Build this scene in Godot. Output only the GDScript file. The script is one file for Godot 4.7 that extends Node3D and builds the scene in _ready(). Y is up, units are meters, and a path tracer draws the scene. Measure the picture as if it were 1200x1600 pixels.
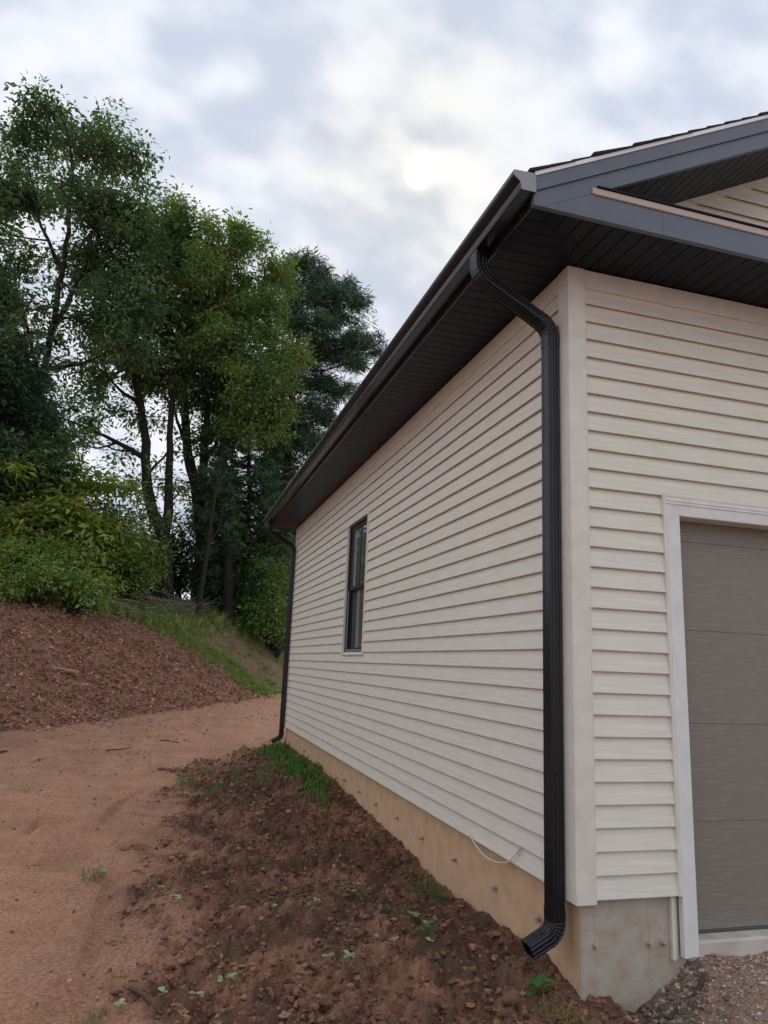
extends Node3D

const H := 0.1143            # height of one siding course
const W := 7.4               # width of the gable front
const L := 9.6               # length of the side wall
const SOFFIT := 3.54
const SLOPE := 0.505
const TOE := Vector2(-5.6, -10.0)
const ALONG := Vector2(0.56419, -0.825645)
const BACK := Vector2(-0.825645, -0.56419)
const TREES := {
	"tall": [[[0.221966,0.0443932,[[-7.44,3.27,-24],[-7.51,6.58,-24.02],[-7.46,10.19,-24.01],[-7.39,12.71,-23.99],[-7.31,15.34,-23.96],[-7.38,17.8,-23.99],[-7.57,20.05,-24.04],[-8.08,21.77,-24.18]]],[0.110983,0.0332949,[[-7.39,12.71,-23.99],[-6.58,15.11,-23.75],[-6.21,16.75,-23.65],[-6.13,18.7,-23.62]]],[0.0887864,0.0266359,[[-7.44,10.68,-24],[-8.34,12.93,-24.26],[-8.97,15,-24.44]]],[0.0887864,0.0266359,[[-7.31,15.34,-23.96],[-8.48,17.47,-24.3],[-9.14,19.69,-24.49]]]],
		[[-8.42,21.93,-24.5,1.08,0.98,0.9],[-9.46,20.97,-24.96,0.98,1.16,1],[-6.81,20.96,-24.41,1.24,1.29,1],[-5.64,20.48,-24.15,0.93,1.16,0.9],[-8.76,18.91,-24.88,1.27,1.07,1],[-9.83,19,-25.39,1.02,1.15,1],[-6.58,17.4,-22.68,1.31,1.07,1.1],[-5.38,17.43,-23.34,1.23,1.36,1.2],[-4.53,16.35,-23.75,0.8,1.25,1.1],[-6.15,15.59,-23.97,1.36,1.11,1.2],[-7.9,15.94,-24.77,0.95,0.7,0.45],[-9.12,15.2,-23.91,0.86,0.86,0.7],[-6.76,13.23,-23.75,1.1,0.76,0.8],[-4.96,13.85,-22.74,1.23,1.13,1.2],[-8.26,14.01,-24.31,0.92,0.72,0.4],[-6.35,11.66,-23.79,0.81,0.62,0.4],[-4.63,11.98,-22.38,0.92,0.83,0.8],[-10.69,17.26,-24.35,1.21,1.45,1],[-10.56,14.68,-24.44,1.19,1.43,1],[-4.57,18.65,-23.42,0.35,0.55,0.6]]],
	"edge": [[[0.183788,0.0612626,[[-7.72,2.95,-22],[-7.87,6.32,-22.04],[-8.27,9.86,-22.16],[-8.82,12.9,-22.32]]]],
		[[-8.86,12.79,-22.59,0.58,1.23,1.1],[-8.21,10.58,-21.62,0.85,1.17,1.5],[-8.01,9.16,-22.65,1.1,1.21,1.6],[-7.71,7,-21.24,1.12,0.92,1.6],[-6.83,8.17,-21.91,0.77,0.9,1.1],[-9.15,9.5,-21.56,1.25,1.87,1.3],[-8.67,6.86,-21.13,1.2,1.2,1.3],[-7.56,10.26,-22.29,0.53,0.88,0.8],[-6.38,6.94,-21.24,0.7,0.58,1]]],
	"fork": [[[0.323182,0.0745806,[[-2.43,3.07,-25.68],[-2.59,5.41,-25.73],[-3.15,6.67,-25.89],[-3.56,8.22,-26.01],[-3.85,9.82,-26.09],[-4.19,11.45,-26.19],[-4.66,13.4,-26.32],[-5.08,15.4,-26.44]]],[0.223742,0.0621505,[[-2.64,5.41,-25.74],[-2.64,7.21,-25.74],[-2.78,9.33,-25.78],[-2.88,10.95,-25.81],[-2.69,12.64,-25.76],[-2.65,14.35,-25.74]]],[0.124301,0.0298322,[[-3.77,8.88,-26.07],[-4.93,9.5,-26.4],[-6.12,10.04,-26.74],[-7.08,10.36,-27.02]]],[0.0994408,0.0298322,[[-4.19,11.17,-26.19],[-5.06,11.74,-26.44],[-5.78,12.5,-26.65]]],[0.0745806,0.0248602,[[-3.56,8.22,-26.01],[-3.01,8.91,-25.85],[-2.58,9.6,-25.72]]]],
		[[-5.77,12.83,-26.09,1.09,0.99,0.9],[-6.78,11.1,-27.88,1.13,0.75,0.7],[-4.77,13.44,-27.15,1.25,1.25,1.1],[-4.04,15.47,-25.61,1.46,1.46,1.3],[-2.75,14.26,-26.89,1.44,1.27,1.2],[-3.49,12.49,-26.07,1.22,0.95,1],[-5.4,14.67,-26.87,1.08,1.08,1.2],[-5.57,11.05,-26.03,1.03,0.62,0.6],[-3.58,10.75,-26.75,0.96,0.69,0.4],[-6.84,9.5,-27.25,0.89,0.57,0.6],[-4.46,9.43,-26.92,0.79,0.53,0.3],[-4.15,12.57,-26.91,1.08,0.81,0.8],[-5.89,9.38,-26.39,0.77,0.46,0.35],[-4.01,17.67,-25.84,1.22,1.49,1.2],[-4.1,7.71,-25.76,0.65,0.45,0.4],[-3.16,8,-25.46,0.66,0.5,0.35]]],
	"twin": [[[0.379118,0.0812395,[[-0.88,3.07,-27.84],[-1.11,5.58,-27.9],[-1.34,7.24,-27.97],[-1.81,8.94,-28.11],[-2.19,10.67,-28.21],[-2.46,12.46,-28.29],[-2.61,14.6,-28.33],[-2.67,17.12,-28.35]]],[0.243719,0.0676996,[[-1.36,7.53,-27.98],[-1.38,9.54,-27.98],[-1.48,11.9,-28.01],[-1.78,14.01,-28.09],[-1.63,16.21,-28.05]]],[0.108319,0.0324958,[[-1.41,9.24,-27.99],[-0.86,10.44,-27.83],[-0.28,11.65,-27.67]]],[0.108319,0.0324958,[[-2.03,10.09,-28.17],[-2.62,11.25,-28.34],[-2.98,12.74,-28.44]]]],
		[[-1.5,14.07,-27,1.29,1.23,1.2],[-1.93,12.49,-27.74,1.13,1.02,0.9],[-0.57,12.01,-27.96,1.15,1.32,1.1],[-0.33,13.31,-26.52,1.28,1.28,1.2],[-2.54,17.03,-28.77,1.49,1.43,1.3],[-2.87,12.94,-28.13,0.97,0.91,0.8],[-1.95,10.31,-27.85,0.84,0.67,0.4],[-0.82,10.3,-28.37,0.97,0.86,0.7],[-1.29,17.16,-27.91,1.35,1.29,1.2],[-0.97,8.34,-27.6,0.77,0.72,0.5],[-2.19,8.63,-28.19,0.72,0.61,0.4],[-0.25,8.21,-27.97,0.84,0.95,0.8]]],
	"light": [[[0.201012,0.0502531,[[0.09,2.21,-25.27],[-0.27,6.33,-25.37],[-0.68,9.51,-25.49],[-0.9,13.41,-25.55],[-1.22,16.63,-25.65],[-1.42,18.44,-25.7]]],[0.100506,0.0301519,[[-0.9,13.41,-25.55],[0.11,15.8,-25.26],[0.37,17.61,-25.19]]],[0.100506,0.0301519,[[-0.86,12.27,-25.54],[-2.27,15.98,-25.95],[-2.91,18.68,-26.13]]]],
		[[-3.11,19.21,-25.32,1.14,0.92,1],[-4.08,19.63,-27.09,0.8,1.08,1],[-1.97,18.17,-25.19,0.81,0.71,0.8],[-0.37,18.61,-25.87,1.13,1.24,1],[0.81,17.3,-25.58,0.9,1.18,1],[-2.63,16.74,-25.01,1.22,1.22,1.3],[-0.93,16.42,-26.31,1.54,1.54,1.4],[0.61,14.96,-24.87,1.08,1.4,1.3],[1.53,13.56,-24.95,0.7,1.13,1.1],[1.4,11.67,-24.34,0.63,0.83,0.9],[0.27,12.25,-24.28,1.14,1.24,1.3],[-1.33,13.67,-24.99,1.21,1.21,1.2],[-3.46,17.55,-27.06,1.02,1.13,1.1],[-0.05,10.47,-24.8,0.93,1.03,1],[1.16,10.65,-25.27,0.69,0.8,0.8],[-1.1,19.75,-25.93,0.45,0.4,0.7],[0.19,18.87,-25.57,0.45,0.39,0.7]]],
	"pine": [[[0.380894,0.058599,[[2.54,2.37,-29.45],[2.49,9.14,-29.47],[2.5,12.96,-29.47],[2.56,16.27,-29.45],[2.68,19.38,-29.42],[2.69,21.15,-29.41]]]],
		[[2.63,20.77,-29.28,0.58,0.51,1],[2.06,19.89,-29.42,0.7,0.48,1],[3.44,20.2,-29.23,0.71,0.42,1],[4.71,19.65,-29.16,0.71,0.39,1],[3.62,18.63,-28.41,1.06,0.5,1],[5.42,18.8,-28.9,0.64,0.32,1],[2.72,19.25,-29.96,1.1,0.58,1],[4.63,18.16,-29.6,1.23,0.45,1],[3.13,16.94,-28.32,1.17,0.52,1],[2.3,18,-30.31,1.04,0.65,1],[5.35,16.22,-27.93,0.99,0.34,1],[4.25,16.14,-28.63,1.18,0.44,1],[3.12,15.87,-29.54,1.33,0.57,1],[6.41,16.27,-28.71,0.51,0.22,1],[4.99,15.33,-28.47,0.99,0.34,1],[3.97,14.73,-29.93,1.21,0.45,1],[2.58,14.37,-29.53,1.06,0.56,1],[4.68,14,-28.57,0.8,0.31,1],[3.54,12.95,-28.83,1.04,0.43,1],[2.47,12.13,-28.91,0.97,0.48,1],[4.12,12.47,-28.49,0.67,0.24,1],[2.96,10.92,-28.68,1.02,0.42,1],[2.27,10.46,-29.82,0.86,0.43,1],[3.78,11.71,-29.7,0.68,0.31,1],[2.52,9.14,-28.9,0.89,0.42,1],[1.51,11.11,-29.11,0.78,0.48,1],[1.69,13.14,-30.34,0.75,0.5,1]]],
	"spruce": [[0.94,2.19,-26.27],[0.06,13.98,-26.53],0.157152],
	"leftpine": [[-9.71,3.8,-29.86],[-11.63,18.03,-30.41],0.292995],
}
const SHRUBS := [[-6.92,6.04,-21.77,1.27,0.86,0],[-7.43,4.8,-21.6,1.21,0.97,4],[-5.54,6.28,-22.21,1.31,0.89,0],[-5.81,4.69,-21.97,1.25,0.96,4],[-4.38,5.61,-22.81,1.01,0.79,1],[-3.64,4.44,-23.22,1.17,1.03,1],[-4.66,3.77,-22.47,0.95,0.73,1],[-5.93,3.34,-19.4,1.12,0.63,3],[-7.31,3.1,-18.97,1.08,0.9,3],[-3.25,5.31,-23.84,0.69,0.69,1],[-4.88,2.97,-19.73,0.84,0.46,3],[0.98,4.92,-26.78,1.23,1.17,1],[-0.19,4.44,-28.16,0.83,0.72,1],[1.75,3.75,-25,0.91,0.91,1],[0.29,6.25,-26.98,1.07,1.23,2],[1.86,6.04,-26.53,0.8,1.12,1],[-0.2,4.88,-26.08,0.88,1.08,2],[-1.91,6.05,-29.69,1.25,1.25,2],[-3.25,5.84,-29.04,1.1,1.1,2],[-0.78,7.03,-31.45,1.39,1.57,2],[-4.89,5.62,-28.47,1.33,1.33,2],[1.01,7.64,-28.86,1.31,1.25,2],[2.52,5.53,-27.38,1.1,1.65,2],[0.52,3.66,-26.39,0.68,0.58,1],[1.88,2.9,-24.44,0.6,0.35,3],[-6.73,5.32,-25.88,1.44,1.44,2],[-8.03,6.06,-25.21,1.39,1.39,2],[2.93,8.54,-29.34,1.17,1.46,2]]
const SEEDLINGS := [[-2.02,-1.92,1],[-1.97,-1.93,0.8],[-1.94,-1.66,1.2],[-1.91,-1.59,1],[-1.35,-1.29,1.3],[-1.73,-0.4,1.2],[-1.68,-0.39,1],[-2,-0.29,1.4],[-1.86,-0.15,1.2],[-2.18,-0.23,1],[-1.79,-1.15,0.8],[-1.84,-0.78,0.8],[-1.6,-0.63,0.8],[-0.72,-1.69,1.3],[-0.8,-1.53,1.3],[-1.09,-1.25,1],[-1.09,-1.14,1.3],[-1.12,-1.33,0.8],[-0.56,-0.93,1.4],[-0.87,-0.66,1],[-1.17,-0.51,1.3],[-1.08,-0.44,1.3],[-0.58,-0.65,1.6],[-0.61,-0.52,1.4],[-0.79,-0.6,1],[-0.87,-0.54,0.6],[-1.45,-4.38,0.9],[-2.41,-2.45,1],[-2.44,-2.48,0.8],[-2.13,-2.71,0.8],[-2.08,-2.29,0.8],[-1.15,-3.71,0.8],[-0.94,-3.17,0.7]]
const LEAFY := [[-0.21,-0.04,1],[-0.6,-0.61,0.8],[-0.15,-1.52,0.6]]
const STICKS := [[-1.701,-0.751,-1.696,-0.473,0.012],[-1.752,-0.744,-1.688,-0.492,0.008],[-1.714,-0.712,-1.8,-0.567,0.012],[-1.628,-0.901,-1.678,-0.745,0.016],[-1.542,-0.525,-1.641,-0.319,0.009],[-2.146,-0.379,-2.001,-0.178,0.022],[-2.896,-9.066,-2.523,-9.255,0.02],[-2.091,-10.354,-1.74,-10.38,0.016],[-4.427,-9.187,-4.331,-9.243,0.03],[-1.158,-1.576,-1.029,-1.624,0.016],[-0.594,-1.148,-0.566,-1.043,0.012],[-0.687,-0.459,-0.641,-0.321,0.013],[-1.335,-0.487,-1.235,-0.405,0.02],[-0.73,-0.44,-0.721,-0.312,0.01],[-1.136,-1.889,-0.9,-2.036,0.01],[-1.326,-2.166,-1.368,-2.007,0.01],[-0.929,-1.896,-0.814,-1.51,0.007]]
const CLODS := [[-0.11,-2.17,0.07],[-0.16,-0.15,0.13],[-0.39,0.03,0.08],[-0.72,-1.02,0.05],[-0.83,-2.5,0.09],[-0.52,-5,0.05],[-0.35,-5.07,0.08],[-1.07,-5.89,0.06],[-0.12,-2.42,0.07],[-0.92,-0.86,0.06],[-1.41,-0.21,0.07],[-1.27,-0.1,0.06],[-0.7,-0.01,0.06],[-0.38,-0.27,0.05],[0.16,-3.14,0.06],[-0.33,-2.8,0.06],[-1.07,-5.61,0.05],[-1.64,-7,0.06],[-1.62,-2.94,0.05],[-1.06,-2.87,0.06],[-0.5,0.06,0.05],[-0.53,-0.07,0.04],[-1.76,-0.14,0.05],[-1.57,-0.04,0.06],[-0.76,-1.82,0.05],[-0.33,-2.31,0.05],[-0.33,-4.09,0.05],[-0.26,-3.38,0.05]]
const TUFTS := [[-0.22,-6,1],[-0.28,-6.39,0.9],[-0.13,-5.83,1],[-0.18,-5.16,0.9],[-0.21,-4.76,0.8],[-0.26,-7.27,0.8],[-0.27,-8.12,0.9],[-0.09,-8.73,0.9],[-0.35,-4.49,0.6],[0,-6.63,0.9],[-0.11,-6.93,0.9],[-0.08,-7.94,0.8],[-0.39,-7.33,0.6],[-0.7,-1.97,0.55],[-0.69,-1.73,0.5],[-0.76,-2.04,0.5],[-0.68,-1.43,0.5],[-0.64,-1.29,0.45],[-0.09,-1.68,0.7],[-0.12,-1.52,0.7],[-0.11,-1.77,0.6],[-0.18,-1.78,0.4],[-2.25,-0.2,0.05],[-0.15,0.12,0.25],[-0.09,0.14,0.2],[-0.89,-5.19,0.4],[-0.79,-5.7,0.4],[-0.66,-6.34,0.4],[-0.55,-6.82,0.45],[-1.47,-5.05,0.4],[-1.39,-5.24,0.4],[-1.32,-5.65,0.35],[-1.14,-5.99,0.35],[-1.14,-7.01,0.35],[-1.4,-6.91,0.35],[-1.65,-6.72,0.3],[-1.75,-6.23,0.3],[-0.8,-7.32,0.4],[-0.61,-8.19,0.4],[-0.95,-7.16,0.35],[-1.6,-5.99,0.3],[-2.42,-2.4,0.3],[-1.05,-6.56,0.35],[-1.45,-7.53,0.3]]
const TIES := [[-0.2,-5.1],[-0.21,-4.42],[-0.22,-3.77],[-0.21,-3.07],[-0.23,-2.4],[-0.22,-1.69],[-0.22,-1.01],[-0.22,-0.44],[-0.21,-6.59],[-0.18,-7.71]]
const TIES_FRONT := [[0.42,-0.23],[0.1,-0.22],[0.5,-0.23]]
const RUTS := [[[-3.22,-3.04],[-3.14,-3.66],[-3.06,-4.39],[-2.98,-4.84]],[[-2.58,-3.73],[-2.46,-4.87],[-2.3,-5.8],[-2.13,-6.39]],[[-4.59,-9.98],[-4.11,-10.57],[-3.59,-11.49],[-2.74,-12.58],[-1,-14.16]],[[-4.11,-7.59],[-3.47,-8.82],[-2.39,-9.78],[-1.05,-10.96],[0.04,-11.95]],[[-4.63,-10.68],[-2.84,-14.34],[0.71,-17.05]],[[-2.35,-0.14],[-2.36,-0.84],[-2.36,-1.89],[-2.32,-3.03]]]
const SCRAP := [-4.33,0.66,-15.29]
const MULCH_EDGE := [[0.66,-19.7],[-3.11,-21.12]]
const MULCH_TOP := [7.05,-0.590,6.31]

var rng := RandomNumberGenerator.new()
var n_big := FastNoiseLite.new()
var n_mid := FastNoiseLite.new()
var n_fine := FastNoiseLite.new()
var M := {}
var used := {}

func _ready() -> void:
	camera_and_light()
	rng.seed = 11
	noise_setup(n_big, 3, 0.35, 3)
	noise_setup(n_mid, 7, 2.4, 3)
	noise_setup(n_fine, 13, 9.0, 3)
	materials()
	build_ground()
	build_house()
	build_trees()
	build_shrubs()
	scatter_ground_cover()
	small_things()

# ------------------------------------------------------------------ camera and light

func camera_and_light() -> void:
	var cam := Camera3D.new()
	cam.name = "camera"
	cam.fov = 70.77
	cam.near = 0.05
	cam.far = 2000.0
	cam.transform = Transform3D(Basis(Vector3(0.957873, 0.03996, 0.284397), Vector3(-0.09635, 0.977594, 0.187155), Vector3(-0.270546, -0.206673, 0.940261)).orthonormalized(), Vector3(-2.1346, 1.1334, 3.5392))
	add_child(cam)
	cam.current = true
	var env := Environment.new()
	env.background_mode = Environment.BG_SKY
	env.tonemap_mode = Environment.TONE_MAPPER_LINEAR
	env.tonemap_exposure = 1.7
	env.sdfgi_enabled = true
	env.ssao_enabled = true
	env.ssil_enabled = true
	var pm := PanoramaSkyMaterial.new()
	pm.panorama = ImageTexture.create_from_image(sky_image())
	pm.energy_multiplier = 1.0
	var sky := Sky.new()
	sky.sky_material = pm
	env.sky = sky
	var we := WorldEnvironment.new()
	we.name = "world_environment"
	we.environment = env
	add_child(we)
	var sun := DirectionalLight3D.new()
	sun.name = "sun"
	sun.light_energy = 0.5
	sun.light_angular_distance = 25.0
	sun.light_color = Color(1.0, 0.96, 0.9)
	sun.shadow_enabled = true
	sun.sky_mode = DirectionalLight3D.SKY_MODE_LIGHT_ONLY
	add_child(sun)
	sun.look_at_from_position(SUN * 50.0, Vector3.ZERO)

const SUN := Vector3(0.246663, 0.60152, -0.759823)

func sky_image() -> Image:
	# an even overcast: broken layers of cloud, thinner where the sun stands behind them
	var w := 1024
	var h := 512
	var im := Image.create(w, h, false, Image.FORMAT_RGBF)
	var a := FastNoiseLite.new()
	noise_setup(a, 21, 2.6, 5)
	var b := FastNoiseLite.new()
	noise_setup(b, 5, 7.5, 5)
	for y in h:
		var el := PI * (0.5 - (y + 0.5) / h)
		for x in w:
			var az := TAU * (x + 0.5) / w
			var d := Vector3(sin(az) * cos(el), sin(el), -cos(az) * cos(el))
			var up := maxf(d.y, 0.0)
			var flat := Vector3(d.x, up * 0.3, d.z) / (up + 0.42)
			var v := a.get_noise_3dv(flat) * 0.5 + b.get_noise_3dv(flat * Vector3(1.0, 1.0, 1.6) + Vector3(4, 1, 2)) * 0.6
			var cover := smoothstep(-0.36, 0.36, v)
			var near := maxf(d.dot(SUN), 0.0)
			var glow := pow(near, 300.0) * 0.035 * (0.3 + cover) + pow(near, 3500.0) * 0.07 + pow(near, 16000.0) * 0.7
			var c := Vector3(0.365, 0.405, 0.485).lerp(Vector3(0.555, 0.568, 0.606), cover)
			c *= SKY_LEVEL
			c = c.lerp(c * Vector3(1.04, 1.0, 0.90), pow(near, 90.0))
			c += Vector3(1.0, 0.90, 0.68) * glow
			im.set_pixel(x, y, Color(c.x, c.y, c.z))
	return im

const SKY_LEVEL := 1.0

func noise_setup(n: FastNoiseLite, sd: int, freq: float, oct: int) -> void:
	n.seed = sd
	n.frequency = freq
	n.noise_type = FastNoiseLite.TYPE_SIMPLEX_SMOOTH
	n.fractal_type = FastNoiseLite.FRACTAL_FBM
	n.fractal_octaves = oct

# ------------------------------------------------------------------ materials

func lin(r: float, g: float, b: float) -> Color:
	return Color(r, g, b).linear_to_srgb()

func grain(freq: float, oct: int, lo: float, hi: float, sd: int, size := 512) -> NoiseTexture2D:
	var t := NoiseTexture2D.new()
	var n := FastNoiseLite.new()
	noise_setup(n, sd, freq, oct)
	t.noise = n
	t.width = size
	t.height = size
	t.seamless = true
	var g := Gradient.new()
	g.set_color(0, Color(lo, lo, lo))
	g.set_color(1, Color(hi, hi, hi))
	t.color_ramp = g
	return t

func ramp_tex(freq: float, oct: int, sd: int, stops: Array, size := 512) -> NoiseTexture2D:
	var t := grain(freq, oct, 0.0, 1.0, sd, size)
	var g := Gradient.new()
	var offs := PackedFloat32Array()
	var cols := PackedColorArray()
	for s in stops:
		offs.append(s[0])
		cols.append(lin(s[1], s[2], s[3]))
	g.offsets = offs
	g.colors = cols
	t.color_ramp = g
	return t

func mat(called: String, c: Color, rough := 0.6, metal := 0.0) -> StandardMaterial3D:
	var m := StandardMaterial3D.new()
	m.resource_name = called
	m.albedo_color = c
	m.roughness = rough
	m.metallic = metal
	M[called] = m
	return m

func relief(m: StandardMaterial3D, t: Texture2D, cm: float) -> void:
	m.heightmap_enabled = true
	m.heightmap_texture = t
	m.heightmap_scale = cm

func tri(m: StandardMaterial3D, s: float) -> void:
	m.uv1_triplanar = true
	m.uv1_world_triplanar = true
	m.uv1_scale = Vector3(s, s, s)

func materials() -> void:
	var streak := grain(0.02, 4, 0.0, 1.0, 31)
	var faint := grain(0.012, 3, 0.93, 1.0, 32)
	var m := mat("vinyl_siding", lin(0.88, 0.825, 0.705), 0.48)
	m.albedo_texture = faint
	m.uv1_scale = Vector3(0.35, 6.0, 1)
	relief(m, streak, 0.03)
	m = mat("vinyl_trim", lin(0.88, 0.83, 0.72), 0.5)
	m.albedo_texture = faint
	tri(m, 0.8)
	m = mat("white_trim", lin(0.91, 0.895, 0.85), 0.45)
	m.albedo_texture = faint
	tri(m, 0.9)
	m = mat("black_metal", lin(0.008, 0.0095, 0.014), 0.30)
	m.roughness_texture = grain(0.02, 3, 0.75, 1.0, 33)
	tri(m, 1.2)
	m = mat("soffit_metal", lin(0.0045, 0.0075, 0.017), 0.5)
	m.metallic_specular = 0.3
	m.roughness_texture = grain(0.02, 3, 0.7, 1.0, 34)
	tri(m, 1.0)
	m = mat("fascia_metal", lin(0.130, 0.153, 0.195), 0.42)
	m.albedo_texture = faint
	tri(m, 0.7)
	m = mat("cap_metal", lin(0.30, 0.31, 0.345), 0.4)
	m = mat("drip_metal", lin(0.86, 0.86, 0.88), 0.4)
	m = mat("taupe_metal", lin(0.50, 0.41, 0.35), 0.35)
	m = mat("gap_dark", lin(0.008, 0.008, 0.010), 0.9)
	m = mat("shingle", lin(0.05, 0.05, 0.048), 0.95)
	m.albedo_texture = grain(0.15, 3, 0.5, 1.0, 35)
	tri(m, 2.0)
	relief(m, grain(0.2, 3, 0.0, 1.0, 36), 0.15)
	m = mat("concrete_side", Color.WHITE, 0.92)
	m.albedo_texture = ramp_tex(0.008, 5, 37, [[0.0, 0.58, 0.36, 0.20], [0.4, 0.66, 0.42, 0.245], [0.7, 0.70, 0.46, 0.28], [1.0, 0.72, 0.50, 0.33]], 1024)
	tri(m, 0.55)
	relief(m, grain(0.05, 4, 0.0, 1.0, 38), 0.12)
	m = mat("concrete_front", Color.WHITE, 0.93)
	m.albedo_texture = ramp_tex(0.008, 5, 39, [[0.0, 0.42, 0.32, 0.22], [0.35, 0.47, 0.39, 0.30], [0.6, 0.50, 0.43, 0.35], [1.0, 0.55, 0.48, 0.40]], 1024)
	tri(m, 0.9)
	relief(m, grain(0.06, 4, 0.0, 1.0, 40), 0.2)
	m = mat("sill_concrete", Color.WHITE, 0.9)
	m.albedo_texture = ramp_tex(0.01, 4, 41, [[0.0, 0.50, 0.43, 0.36], [0.5, 0.62, 0.56, 0.49], [1.0, 0.70, 0.64, 0.57]])
	tri(m, 0.9)
	m = mat("door_steel", Color.WHITE, 0.55)
	m.albedo_texture = ramp_tex(0.012, 4, 42, [[0.0, 0.225, 0.193, 0.160], [0.5, 0.25, 0.217, 0.182], [0.68, 0.262, 0.228, 0.193], [1.0, 0.315, 0.28, 0.245]], 1024)
	m.uv1_scale = Vector3(0.45, 5.0, 1)
	relief(m, grain(0.02, 5, 0.0, 1.0, 43, 1024), 0.045)
	m = mat("window_frame", lin(0.012, 0.012, 0.012), 0.4)
	m = mat("track_grey", lin(0.30, 0.30, 0.32), 0.5)
	m = mat("room_paint", lin(0.35, 0.33, 0.30), 0.9)
	m = mat("pane_glass", Color(0.75, 0.8, 0.8, 0.10), 0.02)
	m.transparency = BaseMaterial3D.TRANSPARENCY_ALPHA
	m.metallic_specular = 0.6
	m = mat("white_cable", lin(0.72, 0.70, 0.64), 0.5)
	m = mat("tie_plastic", lin(0.50, 0.40, 0.31), 0.7)
	m = mat("rubber", lin(0.09, 0.085, 0.08), 0.8)
	m = mat("soil", Color.WHITE, 0.96)
	m.vertex_color_use_as_albedo = true
	m.albedo_texture = grain(0.03, 5, 0.62, 1.0, 44, 1024)
	tri(m, 0.9)
	relief(m, grain(0.035, 5, 0.0, 1.0, 45, 1024), 1.6)
	m = mat("crumb", Color.WHITE, 0.97)
	m.vertex_color_use_as_albedo = true
	m = mat("stone", lin(0.34, 0.17, 0.10), 0.95)
	m.albedo_texture = grain(0.03, 4, 0.55, 1.0, 46)
	tri(m, 5.0)
	relief(m, grain(0.04, 4, 0.0, 1.0, 47), 0.4)
	m = mat("grey_stone", lin(0.12, 0.10, 0.085), 0.95)
	m.albedo_texture = grain(0.03, 4, 0.55, 1.0, 46)
	tri(m, 5.0)
	m = mat("bark", lin(0.045, 0.036, 0.03), 0.95)
	m.albedo_texture = grain(0.04, 4, 0.45, 1.0, 48)
	tri(m, 1.2)
	m = mat("dry_wood", lin(0.17, 0.105, 0.065), 0.9)
	m.albedo_texture = grain(0.05, 4, 0.5, 1.0, 49)
	tri(m, 3.0)
	m = mat("split_wood", lin(0.62, 0.36, 0.19), 0.85)
	m.albedo_texture = grain(0.05, 4, 0.6, 1.0, 49)
	tri(m, 3.0)
	m = mat("leaf", Color.WHITE, 0.55)
	m.vertex_color_use_as_albedo = true
	m.backlight_enabled = true
	m.backlight = Color(0.75, 0.85, 0.45)
	m = mat("needle", Color.WHITE, 0.6)
	m.vertex_color_use_as_albedo = true
	m.backlight_enabled = true
	m.backlight = Color(0.5, 0.6, 0.4)
	m = mat("blade", Color.WHITE, 0.6)
	m.vertex_color_use_as_albedo = true
	m.backlight_enabled = true
	m.backlight = Color(0.8, 0.9, 0.5)

# ------------------------------------------------------------------ mesh helpers

func tool() -> SurfaceTool:
	var st := SurfaceTool.new()
	st.begin(Mesh.PRIMITIVE_TRIANGLES)
	return st

# a, b, c, d counter-clockwise seen from outside
func quad(st: SurfaceTool, a: Vector3, b: Vector3, c: Vector3, d: Vector3, ua := Vector2.ZERO, ub := Vector2.ZERO, uc := Vector2.ZERO, ud := Vector2.ZERO) -> void:
	var n := (c - a).cross(d - b).normalized()
	st.set_normal(n); st.set_uv(ua); st.add_vertex(a)
	st.set_normal(n); st.set_uv(uc); st.add_vertex(c)
	st.set_normal(n); st.set_uv(ub); st.add_vertex(b)
	st.set_normal(n); st.set_uv(ua); st.add_vertex(a)
	st.set_normal(n); st.set_uv(ud); st.add_vertex(d)
	st.set_normal(n); st.set_uv(uc); st.add_vertex(c)

func face(st: SurfaceTool, a: Vector3, b: Vector3, c: Vector3) -> void:
	var n := (b - a).cross(c - a).normalized()
	st.set_normal(n); st.set_uv(Vector2(a.x, a.y)); st.add_vertex(a)
	st.set_normal(n); st.set_uv(Vector2(c.x, c.y)); st.add_vertex(c)
	st.set_normal(n); st.set_uv(Vector2(b.x, b.y)); st.add_vertex(b)

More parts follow.
